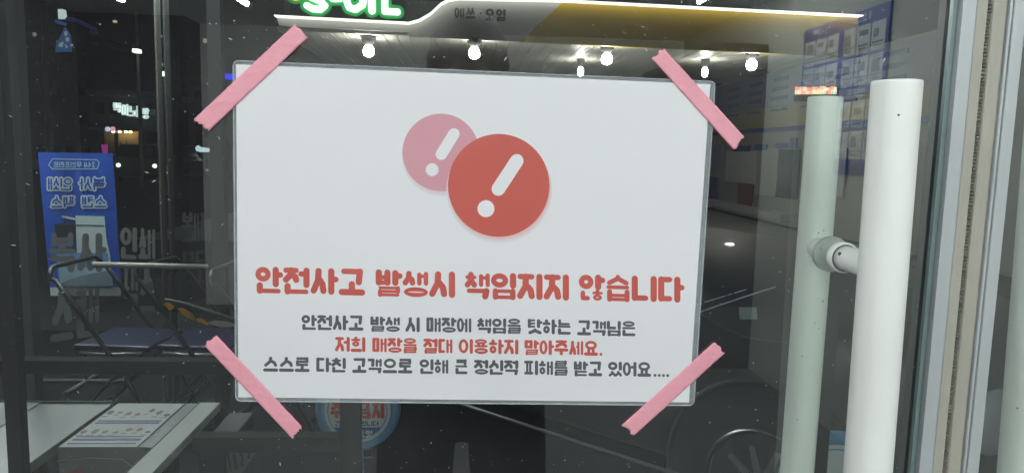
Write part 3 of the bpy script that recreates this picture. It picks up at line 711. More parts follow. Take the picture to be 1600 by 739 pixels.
wallrect(1112, 226, 1128, 262, 'wall_poster', m_b1); wallrect(1104, 275, 1121, 322, 'purple_poster', M('purple_print', (.07, .04, .20), .6))
wallrect(1136, 236, 1180, 288, 'wall_notice', M('notice_pale', (.5, .5, .48), .6)); wallrect(1155, 286, 1175, 330, 'red_poster', M('red_print', (.16, .03, .035), .6), .04)
wallrect(1146, 228, 1171, 237, 'small_sign', m_b3, .06); wallrect(1181, 226, 1199, 235, 'small_sign', m_b3, .06); wallrect(1213, 224, 1232, 232, 'small_sign', m_b3, .06); wallrect(1236, 216, 1245, 232, 'small_sign', m_b3, .06)
for ua, ub in ((1184, 1212), (1275, 1318), (1362, 1400)):
    f_ = wallrect(ua, 232, ub, 308, 'window', m_fr, .05)
    p, q = W(ua, 232, .07), W(ub, 308, .07); y0, y1 = sorted((p.y, q.y)); z0, z1 = sorted((p.z, q.z))
    for i in range(2):
        for z_a, z_b in ((z0 + .06, z0 + (z1 - z0) * .62), (z0 + (z1 - z0) * .68, z1 - .06)):
            ya = y0 + (y1 - y0) * (.04 + .49 * i); MB().box((WX - .08, ya, z_a), (WX - .068, ya + (y1 - y0) * .43, z_b)).build('pane', m_dk, f_)
wallrect(1213, 234, 1246, 312, 'doorway', m_dk, .04)
wallrect(1110, 318, 1246, 336, 'kerb_ledge', M('ledge', (.30, .29, .27), .8), .25, .35)
# colourful little LED sign at the head of the green handle
le = thing('led_sign', 'small multicoloured glowing LED sign just above the inner handle', 'sign', tuple(P(1276, 145, 10.5)))
cols = [(1, .35, .12), (1, .75, .6), (1, .5, .4), (1, .25, .2), (.9, .9, .5), (.5, .9, .8), (1, .8, .5), (1, .45, .3)]
MB().box(tuple(P(1242, 158, 10.55)), tuple(Vector(P(1308, 139, 10.6)))).build('panel', M('sign_back', (.01, .01, .01), .6), le)
rnd = random.Random(3)
for k in range(30):
    u = 1245 + (k % 15) * 4.3; v = 139 + (k // 15) * 5.5
    if 1258 < u < 1262: continue
    cc = rnd.choice(cols); mt = M('led_%.1f_%.2f' % (cc[0], cc[1]), cc, .5, emit=.9)
    p = P(u, v, 10.5); MB().box((p.x - .018, 10.49, p.z - .03), (p.x + .018, 10.53, p.z + .02 + rnd.uniform(-.01, .02))).build('led_block', mt, le)

# ---- dark parked car, seen from its side
def make_car():
    t = thing('parked_car', 'dark charcoal car parked outside behind the handles, front wheel at the bottom right', 'car', (0, 0, 0))
    body = M('car_paint', (.03, .032, .036), .45, coat=.12); trim = M('chrome', (.16, .16, .17), .45, .6)
    # stations along x (front +): (x, half width, z bottom, z side top, z centre top)
    st = [(2.18, .55, .38, .58, .62), (2.08, .74, .26, .74, .80), (1.75, .86, .22, .86, .93), (1.2, .90, .22, .95, 1.01), (.75, .91, .22, 1.0, 1.06),
          (.2, .92, .22, 1.03, 1.06), (-.9, .92, .22, 1.06, 1.08), (-1.5, .90, .24, 1.05, 1.10), (-2.0, .84, .30, 1.0, 1.08), (-2.25, .62, .42, .92, .98)]
    vs = []; fs = []; n = 11
    for x, hw_, zb_, zs, zc2 in st:
        half = [(0, zb_), (hw_ * .9, zb_), (hw_, zb_ + .12), (hw_ * 1.0, (zb_ + zs) / 2 + .05), (hw_ * .975, zs - .03), (hw_ * .90, zs + .01), (hw_ * .5, zc2), (0, zc2 + .01)]
        ring = [(x, y, z) for y, z in half] + [(x, -y, z) for y, z in half[-2:0:-1]]
        n = len(ring); vs += ring
    for i in range(len(st) - 1):
        for k in range(n): fs.append((i * n + k, i * n + (k + 1) % n, (i + 1) * n + (k + 1) % n, (i + 1) * n + k))
    fs += [tuple(range(n)), tuple((len(st) - 1) * n + k for k in range(n))[::-1]]
    o = MB().add(vs, fs).build('body', body, t, True, local=True); s = o.modifiers.new('s', 'SUBSURF'); s.levels = s.render_levels = 2
    # cabin
    cb = [(.30, .76, 1.0, 1.03), (-.15, .72, 1.02, 1.30), (-.55, .69, 1.03, 1.45), (-.9, .69, 1.05, 1.47), (-1.5, .70, 1.06, 1.32), (-2.0, .72, 1.02, 1.07)]
    vs = []; fs = []
    for x, hw_, zb_, zt in cb: vs += [(x, -hw_, zb_), (x, -hw_ * .86, zt - .04), (x, -hw_ * .55, zt), (x, hw_ * .55, zt), (x, hw_ * .86, zt - .04), (x, hw_, zb_)]
    for i in range(len(cb) - 1):
        for k in range(5): fs.append((i * 6 + k, i * 6 + k + 1, i * 6 + k + 7, i * 6 + k + 6))
    o = MB().add(vs, fs).build('cabin', M('car_glass', (.01, .011, .013), .05), t, True, local=True)
    MB().box((-1.2, -.56, 1.435), (-.58, .56, 1.465)).build('roof', body, t, bevel=.02, local=True)
    for sx in (1.35, -1.35):
        for sy in (-1, 1):
            w_ = MB().lathe((sx, sy * .93, .32), (0, -sy, 0), [(0, .20), (.0, .31), (.03, .325), (.18, .325), (.2, .30)], 40).build('wheel', M('tyre', (.015, .015, .016), .8), t, True, local=True)
            MB().lathe((sx, sy * .938, .32), (0, -sy, 0), [(0, .205), (-.008, .212), (-.008, .198), (.0, .19), (.05, .18)], 40).build('rim', M('rim_lip', (.30, .30, .31), .25, .9), w_, True, local=True)
            sp = MB()
            for k in range(10):
                a = 2 * math.pi * k / 10; c_, s_2 = math.cos(a), math.sin(a)
                sp.add([(sx + c_ * .05 - s_2 * .014, sy * .944, .32 + s_2 * .05 + c_ * .014), (sx + c_ * .05 + s_2 * .014, sy * .944, .32 + s_2 * .05 - c_ * .014),
                        (sx + c_ * .185 + s_2 * .009, sy * .936, .32 + s_2 * .185 - c_ * .009), (sx + c_ * .185 - s_2 * .009, sy * .936, .32 + s_2 * .185 + c_ * .009)], [(0, 1, 2, 3)])
            o = sp.build('spokes', M('spoke', (.30, .30, .31), .35, .6), w_, local=True); o['kind'] = 'stuff'
            MB().lathe((sx, sy * .925, .33), (0, -sy, 0), [(0, .36), (-.006, .375), (-.012, .36), (-.006, .35)], 40).build('wheel_arch', M('arch_plastic', (.012, .012, .013), .7), t, True, local=True)
    for sy in (-1, 1):
        MB().tube([(1.05, sy * .935, .27), (0, sy * .945, .262), (-.95, sy * .935, .27)], .008, 8).build('sill_trim', trim, t, True, local=True)
        MB().lathe((1.95, sy * .70, .66), (1, sy * .6, .1), [(0, .1), (.04, .11), (.07, .07), (.08, .01)], 20).build('headlight', M('lens', (.35, .36, .4), .1), t, True, local=True)
        MB().box((-2.235, sy * .5 - .14, .78), (-2.19, sy * .5 + .14, .88)).build('taillight', M('tail_red', (.25, .01, .01), .2), t, local=True)
    return t
car = make_car()
ang = math.atan2(-.70, .714)
fwd = Vector((math.cos(ang), math.sin(ang), 0)); side = Vector((fwd.y, -fwd.x, 0))   # side = car's right; we see -Y local side
wpos = P(1190, 790, 1.86); wpos.z = 0
rightv = Vector((math.sin(ang), -math.cos(ang), 0))
car.location = wpos - fwd * 1.35 - rightv * .93
car.rotation_euler = (0, 0, ang)
def car_pt(u, v, off=.918):
    n = rightv; p0 = wpos - rightv * (.93 - off); d = ray(u, v); h = CAM + d * ((p0 - CAM).dot(n) / d.dot(n))
    return h
ci = Matrix.Rotation(-ang, 4, 'Z') @ Matrix.Translation(-car.location)
def on_car(px, off=.918): return [ci @ car_pt(u, v, off) for u, v in px]
m_cl = M('crease_pale', (.42, .42, .55), .35, .3)  # pale tubes drawn along the fender crease
MB().tube(on_car([(1092, 488), (1120, 478), (1165, 463), (1212, 448)]), .0022, 8).build('crease_line', m_cl, car, True, local=True)
for a, b in (((1086, 477), (1097, 474)), ((1101, 472), (1134, 462)), ((1137, 461), (1144, 459)), ((1147, 458), (1166, 452))):
    MB().tube(on_car([a, b]), .0018, 8).build('crease_line', m_cl, car, True, local=True)
MB().tube(on_car([(1092, 488), (1112, 501), (1134, 513), (1160, 525), (1190, 531), (1235, 536)]), .0020, 8).build('panel_line', M('panel_line', (.10, .10, .11), .4, .3), car, True, local=True)
MB().prism(on_car([(1154, 480), (1182, 480), (1183, 498.5), (1156, 499)], .922), tuple((ci.to_3x3() @ rightv) * -.003)).build('pale_patch', M('patch_tone', (.20, .25, .24), .6), car, local=True)  # pale flat patch laid on the fender
# ================================================================ LEFT SIDE: banner, lettered window, chairs, tables
m_bblue = M('banner_vinyl', (.025, .095, .52), .45, emit=0); m_bwhite = M('banner_white', (.82, .86, .90), .5); m_bmid = M('banner_midblue', (.16, .40, .80), .45)
m_bpale = M('banner_pale', (.50, .66, .85), .5)
BY = 3.9
bn = thing('standing_banner', 'blue standing print shop banner with mirrored white lettering behind the chairs', 'banner', tuple(P(125, 350, BY)))
B = lambda u, v, d=0: P(u, v, BY - d)
MB().prism([B(59, 238), B(175, 240), B(189, 462), B(79, 462)], (0, .012, 0)).build('sheet', m_bblue, bn)
def bpoly(px, name, mat, d=.003): return MB().prism([B(u, v, d) for u, v in px], (0, .002, 0)).build(name, mat, bn)
bpoly([(78, 449), (188, 449), (189, 462), (79, 462)], 'bottom_stripe', m_bwhite)
bpoly([(100, 340), (119, 340), (120, 446), (104, 446)], 'printer_shade', M('banner_navy', (.02, .05, .2), .5))
bpoly([(85, 349), (117, 352), (118, 374), (87, 372)], 'printer_picture', M('banner_dark', (.05, .05, .06), .5), .006)
bpoly([(96, 337), (118, 341), (118, 344), (97, 340)], 'printer_picture', m_bwhite, .006)
bpoly([(118, 337), (163, 338), (166, 372), (172, 400), (176, 446), (122, 446)], 'printer_picture', m_bwhite, .006)
bpoly([(119, 351), (162, 352), (162, 353.5), (119, 352.5)], 'print_line', MATS['banner_dark'], .009)
bpoly([(88, 395), (168, 395), (172, 447), (92, 447)], 'lower_panel', m_bmid, .010)
bpoly([(92, 418), (170, 418), (172, 447), (94, 447)], 'lower_panel', m_bpale, .0125)
def mirror_word(text, x0, x1, yt, yb, t, mat, name, d, slope=0.):
    global GROW
    GROW = 2.3 if 'outline' in name else 0.
    ik = Ink(); word(ik, text, x0, x1, yt, yb, t, 0, .1); xm = x0 + x1; GROW = 0.
    o = ik.mb(lambda x, y, dd: P(xm - x, y + slope * (xm - x - x0), BY - d - dd), 2e-5).build(name, mat, bn); o['kind'] = 'stuff'
for tx, a, b, y0, y1 in (('복사', 122, 166, 277, 298), ('인쇄', 73, 114, 277, 298), ('스캔', 126, 168, 306, 325), ('팩스', 78, 118, 306, 325)):
    mirror_word(tx, a + 1, b - 1, y0 + 1, y1 - 1, 1.25, m_bwhite, 'outline_letters', .004)
    mirror_word(tx, a + 1, b - 1, y0 + 1, y1 - 1, 1.25, m_bblue, 'letters', .007)
ik = Ink()
for (p, q) in (((82, 248.5), (152, 250)), ((152, 250), (155, 255)), ((155, 255), (152, 264)), ((152, 264), (82, 264.5)), ((82, 264.5), (76, 258)), ((76, 258), (82, 248.5))): ik.cap(p, q, .8)
o = ik.mb(lambda x, y, d: B(x, y, .004 + d), 2e-5).build('rounded_frame', m_bpale, bn); o['kind'] = 'stuff'
ik = Ink(); xm = 83 + 149
word(ik, '24', 83, 95, 253, 262, .8, 0, .1); word(ik, '시', 95, 101, 253, 262, .8); word(ik, '무인프린트', 104, 149, 253, 262, .8)
o = ik.mb(lambda x, y, d: B(xm - x, y, .004 + d), 2e-5).build('small_letters', m_bpale, bn); o['kind'] = 'stuff'
a, b, c = B(66, 238), B(182, 240), B(125, 460)
fr = MB().tube([(c.x, BY + .03, .03), (c.x, BY + .03, a.z)], .009, 8).tube([(c.x - .25, BY + .03, .02), (c.x + .25, BY + .03, .02)], .012, 8).tube([(c.x, BY - .2, .02), (c.x, BY + .25, .02)], .012, 8)
fr.build('stand', m_steel, bn, True)
# ---- window with grey vinyl lettering
LY = 3.55
lw = thing('lettered_window', 'dark side window with large grey vinyl lettering in front of the blue banner', 'window', tuple(P(200, 430, LY)))
m_vin = M('grey_vinyl', (.12, .135, .13), .7)
def V(u, v, d=0): return P(u, v, LY - d)
wx0, wx1 = V(52, 430).x, V(337, 430).x; wz0, wz1 = .02, 2.3
MB().box((wx0, LY, wz0), (wx1, LY + .006, wz1)).build('pane', clear_mat('side_glass', (.86, .90, .89)), lw)
for u, wdt, nm in ((44, .05, 'post'), (258, .010, 'glazing_bar'), (271, .009, 'glazing_bar'), (345, .07, 'post')):  # beige of the left bar stands in for light on the lamp pole
    x = V(u, 430).x; MB().box((x - wdt / 2, LY - .03, wz0), (x + wdt / 2, LY + .03, wz1)).build(nm, M('dark_post', (.014, .014, .016), .8, spec=.1) if nm == 'post' else M('bar_%d' % u, (.07, .065, .055) if u == 258 else (.025, .026, .03), .5), lw)
MB().box((wx0, LY - .03, wz1), (wx1, LY + .03, wz1 + .06)).build('head_rail', m_steel, lw)
for tx, a, b, y0, y1, t, sl in (('복사', 74, 166, 364, 425, 5.4, .0), ('스캔', 77, 156, 456, 535, 6, -.14), ('인쇄', 187, 243, 354, 404, 3.8, .05), ('팩스', 190, 243, 412, 486, 4.2, .0)):
    ik = Ink(); word(ik, tx, a, b, y0, y1, t, sl, .05)
    o = ik.mb(lambda x, y, d: V(x, y, .001 + d), 2e-5).build('vinyl_letters', m_vin, lw); o['kind'] = 'stuff'
for tx, a, b, y0, y1 in (('제본', 283, 322, 332, 378), ('코팅', 285, 322, 392, 442)):
    ik = Ink(); word(ik, tx, a, b, y0, y1, 2.6, 0, .05); xm = a + b
    o = ik.mb(lambda x, y, d, xm=xm: V(xm - x, y, .001 + d), 2e-5).build('vinyl_letters', M('faint_vinyl', (.03, .036, .037), .7), lw); o['kind'] = 'stuff'

# ---- added porch roof carrying tubes set outside to light the chairs and banner
pr_ = MB().box((-3.6, .07, 2.50), (-.9, 4.15, 2.62)); o = pr_.build('porch_roof', m_ceil); tag(o, 'flat porch roof added over the chairs, just above the picture', 'roof')
def porch_tube(u, v, lab):
    p = PZ(u, v, 2.42)
    t = thing('porch_light', lab, 'ceiling light', (p.x, p.y - 1.2, 2.50), 'fluorescent tubes under the porch roof')
    MB().box((p.x - .03, p.y - 2.4, 2.47), (p.x + .03, p.y, 2.499)).build('housing', m_ceil, t)
    MB().tube([(p.x, p.y - 2.39, 2.435), (p.x, p.y - .01, 2.435)], .018, 10).build('tube', m_ptube, t, True)
m_ptube = M('porch_tube', (.93, .98, 1.0), .4, emit=TUBE * .62)
porch_tube(386, 10, 'porch tube light ending just above the top left tape strip')
porch_tube(193, 4, 'porch tube light near the top left of the picture')
porch_tube(12, -3, 'porch tube light barely showing in the top left corner')
# ---- folding chairs
m_seatb = M('blue_vinyl', (.007, .011, .040), .35, bump=.2, bscale=40); m_rubber = M('rubber', (.02, .02, .02), .8); m_rivet = M('rivet', (.4, .4, .42), .3, .8)
def make_chair():
    t = thing('folding_chair', '', 'chair', (0, 0, 0), 'black folding chairs by the lettered window')
    W_ = .21
    # facing +x; back top at x = -.26, front foot at x = +.27
    path = [(.27, -W_, .02), (.10, -W_, .34), (-.12, -W_, .66), (-.22, -W_, .80)]
    for k in range(7):
        a = math.pi / 2 * k / 6; path.append((-.235 - .02 * math.sin(a), -W_ + .06 * (1 - math.cos(a)), .80 + .055 * math.sin(a)))
    path2 = [(x, -y, z) for x, y, z in path][::-1]
    MB().tube(path + path2, .0115, 10).build('back_frame', m_black, t, True, local=True)
    for s in (-1, 1):
        MB().tube([(-.25, s * (W_ - .03), .02), (-.02, s * (W_ - .03), .28), (.17, s * (W_ - .03), .455)], .0105, 10).build('leg', m_black, t, True, local=True)
        MB().lathe((-.255, s * (W_ - .03), .0), (.25, 0, .45), [(0, .015), (.045, .014)], 10).build('foot_cap', m_rubber, t, True, local=True)
        MB().lathe((.275, s * W_, .0), (-.2, 0, .45), [(0, .016), (.045, .015)], 10).build('foot_cap', m_rubber, t, True, local=True)
        MB().lathe((.075, s * (W_ - .018), .37), (0, s, 0), [(0, .012), (.012, .012), (.018, .007)], 12).build('rivet', m_rivet, t, True, local=True)
        MB().tube([(-.13, s * (W_ - .02), .45), (-.02, s * (W_ - .02), .445), (.17, s * (W_ - .02), .455)], .007, 8).build('seat_rail', m_rivet, t, True, local=True)
    for nm, x, z, ww in (('stretcher', -.19, .105, W_ - .03), ('stretcher', .215, .125, W_)):
        MB().tube([(x, -ww, z), (x, ww, z)], .008, 8).build(nm, m_black, t, True, local=True)
    # curved back pad
    vs = []; fs = []; n = 10
    for i in range(n + 1):
        y = -W_ + .012 + (2 * W_ - .024) * i / n; bow = -.035 * (1 - (2 * i / n - 1) ** 2)
        for dx, z in ((0, .64), (0, .78), (.014, .78), (.014, .64)): vs.append((-.115 - (z - .64) * .65 + bow + dx, y, z))
    for i in range(n):
        for k in range(4): fs.append((i * 4 + k, i * 4 + (k + 1) % 4, (i + 1) * 4 + (k + 1) % 4, (i + 1) * 4 + k))
    fs += [(0, 1, 2, 3), (n * 4 + 3, n * 4 + 2, n * 4 + 1, n * 4)]
    MB().add(vs, fs).build('backrest', M('back_pad', (.02, .02, .022), .55, alpha=.3), t, True, bevel=.004, local=True)
    MB().box((-.17, -W_ + .03, .455), (.20, W_ - .03, .485)).build('seat', m_seatb, t, bevel=.012, local=True)
    return t
ch0 = make_chair()
spots = [(Vector((-1.67, 3.2, 0)), -5, 'nearest black folding chair, its round topped back in front of the blue banner'),
         (Vector((-1.28, 3.2, 0)), -7, 'second black folding chair, between the nearest one and the notice'),
         (Vector((-.92, 3.15, 0)), -3, 'third black folding chair, partly behind the left edge of the notice'),
         (P(60, 560, 2.2), 15, 'folded looking dark chair low at the left near the white table')][:3]
for i, (p, a, lab) in enumerate(spots):
    c = ch0 if i == 0 else copy_tree(ch0)
    c.location = (p.x, p.y, .004); c.rotation_euler = (0, 0, math.radians(a)); c['label'] = lab
# ---- thin sign board with yellow lettering lying across the chairs
m_gb = M('dark_green_board', (.02, .05, .035), .4); m_yl = M('yellow_letter', (.75, .38, .03), .5)
yb = thing('sign_board', 'thin dark green sign board with yellow lettering and a pale end, left of the notice', 'sign board', tuple(P(300, 490, 2.4)))
G = lambda u, v, d=0: P(u, v, 2.4 - d)
MB().prism([G(258, 468), (G(290, 474)), G(330, 487), G(372, 500), G(372, 512), G(330, 504), G(290, 490), G(262, 478)], (0, .02, 0)).build('board', m_gb, yb)
MB().tube([G(258, 467, .01), G(290, 474, .01), G(330, 487, .01), G(372, 500, .01)], .004, 8).build('edge_trim', M('green_edge', (.10, .16, .12), .4), yb, True)
for px in ([(255, 476), (262, 473), (272, 479), (268, 484), (264, 485), (260, 479)], [(277, 482), (284, 481), (300, 490), (304, 497), (297, 498), (286, 492)], [(296, 489), (302, 492), (303, 500), (297, 498)],
           [(307, 498), (314, 497), (327, 506), (323, 508), (314, 504), (308, 503)]):
    MB().prism([G(u, v, .012) for u, v in px], (0, .006, 0)).build('yellow_letter', m_yl, yb)
MB().prism([G(u, v, .012) for u, v in [(326, 503), (336, 501), (356, 503), (367, 507), (366, 510), (345, 511), (330, 507)]], (0, .008, 0)).build('pale_end', M('pale_end', (.5, .46, .42), .4), yb)
MB().lathe(G(345, 505, .02), (0, -1, 0), [(0, .0045), (.003, .004)], 10).build('screw', m_rivet, yb)
# ---- level streak of reflected light, built as a pale tube
tr_ = MB().tube([P(145, 413, 3.0), P(325, 417, 3.1)], .013, 12)
o = tr_.build('light_streak', M('streak_pale', (.42, .43, .38), .35), None, True); tag(o, 'pale level streak of light built as a tube in front of the chair backs', 'rail')

# ---- white table, catalogue table
TZ = .74
T = lambda u, v, z=TZ: PZ(u, v, z)
m_tw = M('table_white', (.34, .365, .355), .35, coat=.2); m_leg = MATS['dark_post']
yb_ = T(100, 629).y; xr = T(176, 630).x; xl = T(30, 629).x - .1; yf = T(42, 775).y
tb = thing('white_table', 'pale grey table top at the bottom left corner behind the glass', 'table', ((xl + xr) / 2, yf, 0))
MB().box((xl, yf, TZ - .025), (xr, yb_, TZ)).build('table_top', m_tw, tb, bevel=.002)
MB().box((xl, yb_ - .003, TZ + .0004), (xr, yb_, TZ + .006)).build('back_lip', m_steel, tb)
MB().box((xl, yf, TZ + .0005), (T(47, 640).x, yb_ - .004, TZ + .003)).build('side_strip', M('strip_grey', (.26, .28, .28), .5), tb)
for x in (xl + .03, xr - .03):
    for y in (yf + .03, yb_ - .03): MB().box((x - .015, y - .015, .004), (x + .015, y + .015, TZ - .026)).build('leg', m_leg, tb)
xa, xc = T(186, 630).x, T(344, 630).x; y2 = T(120, 698).y
xs = T(311, 630).x
ct = thing('catalogue_table', 'low display table with a pale rim holding the printed price sheet', 'table', ((xa + xc) / 2, y2, 0))
MB().box((xa - .002, y2, TZ - .02), (xs, yb_, TZ - .001)).build('table_top', M('table_grey', (.17, .18, .18), .4), ct)
MB().box((xs + .003, yf, TZ - .02), (xc, yb_, TZ + .002)).build('rim', M('rim_pale', (.42, .45, .43), .4), ct, bevel=.001)
MB().box((xs + .0005, yf, TZ - .01), (xs + .0028, yb_, TZ + .003)).build('rim_groove', m_groove, ct)
for x in (xa + .03, xc - .03):
    for y in (y2 + .03, yb_ - .03): MB().box((x - .015, y - .015, .004), (x + .015, y + .015, TZ - .021)).build('leg', m_leg, ct)
cs = thing('price_sheet', 'laminated price sheet with blue bands lying on the display table', 'sheet', ((xa + xs) / 2, y2, TZ))
xs2 = T(290, 630).x
MB().box((xa, y2 - .004, TZ + .0002), (xs2, yb_ - .01, TZ + .0022)).build('sheet', M('sheet_white', (.50, .52, .52), .4, coat=.15, bump=.3, bscale=12), cs)
MB().box((xa, y2 - .0062, TZ - .30), (xs2 + .02, y2 - .0042, TZ + .0022)).build('hanging_flap', M('flap_plastic', (.20, .22, .22), .1, coat=1, bump=.8, bscale=8), cs)
dd_ = yb_ - y2; rnd = random.Random(11)
for f0, f1, mt in ((.52, .545, 'navy_print'), (.47, .50, 'navy_print'), (.18, .20, 'navy_print'), (.11, .15, 'navy_print'), (.04, .06, 'navy_print')):
    MB().box((xa + .01, y2 + dd_ * f0, TZ + .0023), (xs2 - .01, y2 + dd_ * f1, TZ + .0028)).build('blue_band', MATS[mt], cs)
prn = [M('print_brown', (.16, .09, .06), .5), M('print_dark', (.04, .04, .045), .5), M('print_red', (.25, .05, .05), .5), MATS['grey_print']]
for row, (f0, f1) in enumerate(((.62, .90), (.24, .44))):
    n = 7
    for k in range(n):
        w0 = (xs2 - xa) / n; x = xa + w0 * (k + .12); fa = f0 + rnd.uniform(0, .1)
        sh = dd_ * (f1 - fa) * rnd.uniform(.3, .8)
        pts = [Vector((x + w0 * .7 * (.5 + .5 * math.cos(a) * rnd.uniform(.6, 1)), y2 + dd_ * fa + sh * (.5 + .5 * math.sin(a) * rnd.uniform(.5, 1)), TZ + .0023)) for a in [q * math.pi / 4 for q in range(8)]]
        MB().prism(pts, (0, 0, .0005)).build('product_picture', prn[rnd.randrange(4)], cs)
        MB().box((x, y2 + dd_ * (fa - .035), TZ + .0023), (x + w0 * rnd.uniform(.4, .7), y2 + dd_ * (fa - .02), TZ + .0027)).build('caption', MATS['grey_print'], cs)
MB().tube([(xa + .0, y2 - .008, TZ - .03), (xa + .08, y2 - .009, TZ - .022), (xs2 - .03, y2 - .009, TZ - .026), (xs2 + .01, y2 - .01, TZ - .06), (xs2 - .01, y2 - .01, TZ - .12)], .0014, 6).build('film_fold', M('fold', (.5, .52, .5), .2), cs, True)
MB().prism([(xa + .02, y2 - .0065, TZ - .06), (xa + .05, y2 - .0065, TZ - .045), (xa + .12, y2 - .0065, TZ - .14), (xa + .085, y2 - .0065, TZ - .16)], (0, -.001, 0)).build('red_print', M('faded_red', (.30, .12, .13), .5), cs)
# yellow strap hanging under the rim
q = T(215, 655, .6)
o = MB().tube([P(207, 650, 1.5), P(213, 668, 1.5), P(219, 682, 1.5), P(217, 700, 1.5), P(222, 745, 1.5)], .0032, 8).build('strap', M('yellow_strap', (.45, .38, .08), .6), None, True)
tag(o, 'thin yellow strap hanging beside the display table rim', 'strap')
# dark box and number plate
q = P(345, 700, 1.25)
o = MB().box((P(308, 700, 1.3).x, 1.3, .004), (P(352, 700, 1.3).x, 1.55, P(320, 700, 1.3).z)).build('dark_box', MATS['black_laminate'], bevel=.004); tag(o, 'black box standing right of the display table near the bottom edge', 'box')
NP = lambda u, v, d=0: P(u, v, 1.28 - d)
npl = thing('number_plate', 'small slanted grey number plate at the bottom left of the notice', 'number plate', tuple(NP(378, 725)))
MB().prism([NP(353, 716), NP(364, 704), NP(402, 704), NP(374, 745), NP(360, 748)], (0, .004, 0)).build('plate', M('plate_white', (.13, .14, .135), .5), npl)
for tx, a, b, y0, y1 in (('1', 358, 362.5, 711, 736), ('8', 366, 373, 708, 734), ('2', 376, 383, 706, 728), ('2', 386, 393, 703, 716)):
    ik = Ink(); word(ik, tx, a, b, y0, y1, 1.3, 0, 0, -.15); o = ik.mb(lambda x, y, d: NP(x, y, .002 + d), 2e-5).build('digit', m_let, npl); o['kind'] = 'stuff'

# ---- barrier frame in front of the round sign, reflected rail bands built solid
fy = .9
bf = thing('barrier', 'grey square tube frame with a reflected band built solid, crossing in front of the round no parking sign', 'barrier', tuple(P(546, 700, fy)))
def bar_px(u0, u1, v0, v1, nm, y=fy, mat=None, par=bf):
    a, b = P(u0, v0, y), P(u1, v1, y); MB().box((min(a.x, b.x), y, min(a.z, b.z)), (max(a.x, b.x), y + .03, max(a.z, b.z))).build(nm, mat or m_frame, par)
m_frame = M('frame_grey', (.034, .037, .035), .8, spec=.1)
bar_px(530.5, 562, 560, 990, 'upright'); bar_px(300, 530, 683, 706, 'rail'); bar_px(-30, 529, 563, 586, 'rail', fy + .002, M('reflected_band', (.028, .028, .030), .8, spec=.08));  # upper rail is a faint reflected band built as a solid bar
bf2 = thing('steel_post', 'dark square post between the two pull handles low in the picture', 'post', tuple(P(1300, 700, 1.0)))
a, b = P(1281, 470, 1.0), P(1313, 470, 1.0); MB().box((a.x, 1.0, .004), (b.x, 1.03, a.z)).build('upright', M('post_dim', (.028, .030, .032), .6), bf2); MB().box((a.x - .03, .97, .0045), (b.x + .03, 1.06, .02)).build('foot_plate', m_steel, bf2)
# ---- left dark post and grey bar
o = MB().box((P(8, 650, .7).x, .7, .004), (P(31, 650, .7).x, .72, 2.3)).build('dark_post', M('post_black', (.010, .010, .012), .6)); tag(o, 'dark upright at the far left in front of the white table', 'post')
a, b = P(14, 90, 1.6), P(28, 90, 1.6)
o = MB().box((a.x, 1.6, .004), (b.x, 1.64, 2.4)).build('grey_post', M('post_grey', (.10, .10, .10), .6)); tag(o, 'slim grey post running up the far left side', 'post')
# ---- round no parking signs on weighted stands
m_sb = M('stand_blue', (.17, .36, .58), .4); m_sw2 = M('stand_white', (.72, .76, .77), .45); m_rd = M('stand_red', (.62, .12, .09), .5); m_rb = M('stand_royal', (.04, .12, .40), .45)
def parking_sign(cu, cv, Y, R, label):
    c = P(cu, cv, Y); t = thing('parking_sign', label, 'sign', (c.x, Y, .004), 'blue rimmed no parking stands outside')
    x, z = c.x, c.z
    MB().lathe((x, Y, z), (0, -1, 0), [(-.025, R * .8), (-.02, R * .95), (0, R), (.018, R * .97), (.024, R * .90), (.022, R * .78), (.018, R * .77)], 56).build('rim', m_sb, t, True)
    MB().lathe((x, Y - .019, z), (0, -1, 0), [(0, R * .775), (.003, R * .77)], 56).build('face', m_sw2, t)
    MB().lathe((x, Y - .0222, z), (0, -1, 0), [(0, R * .70), (.0006, R * .70)], 56).build('ring', m_sb, t)
    MB().lathe((x, Y - .0229, z), (0, -1, 0), [(0, R * .675), (.0006, R * .675)], 56).build('face', m_sw2, t)
    seg = [(x + R * .672 * math.cos(a), Y - .0236, z + R * .672 * math.sin(a)) for a in [math.radians(216 + 108 * k / 24) for k in range(25)]]
    MB().prism(seg, (0, -.0006, 0)).build('lower_field', m_rb, t)
    for tx, a, b, y0, y1, tt, mt in (('주차금지', -.64, .64, .22, -.18, .045, m_rd), ('견인해드립니다', -.52, .50, -.24, -.36, .014, m_let), ('프린트잇', -.36, .36, -.46, -.64, .022, m_sw2)):
        ik = Ink(); word(ik, tx, a * R, b * R, -y0 * R, -y1 * R, tt * R, .0, .06)
        o = ik.mb(lambda xx, yy, d: (x + xx, Y - .0245 - d, z - yy), 1e-5).build('lettering', mt, t); o['kind'] = 'stuff'
    prof = [(0, .017)]; h = z - R - .0
    H = z - R + .02; k = int(H / .011)
    prof = [(i * H / k, .018 + (.002 if i % 2 else 0) + (.03 * max(0, 1 - i / k * 3))) for i in range(k + 1)]
    MB().lathe((x, Y, .004), (0, 0, 1), prof, 20).build('ribbed_pole', m_sb, t, True)
    MB().tube([(x + .017, Y, z - R - .005), (x + .045, Y, z - R + .002), (x + .05, Y, z - R - .03), (x + .017, Y, z - R - .035)], .006, 8).build('hook', m_steel, t, True)
    MB().lathe((x, Y, .004), (0, 0, 1), [(0, .17), (.03, .17), (.06, .12), (.09, .05)], 32).build('weighted_base', m_sb, t, True)
    return t
parking_sign(560, 638, 2.0, .147, 'round blue rimmed no parking sign just below the notice')
parking_sign(1296, 752, 1.6, .165, 'round blue rimmed no parking sign low between the two handles')

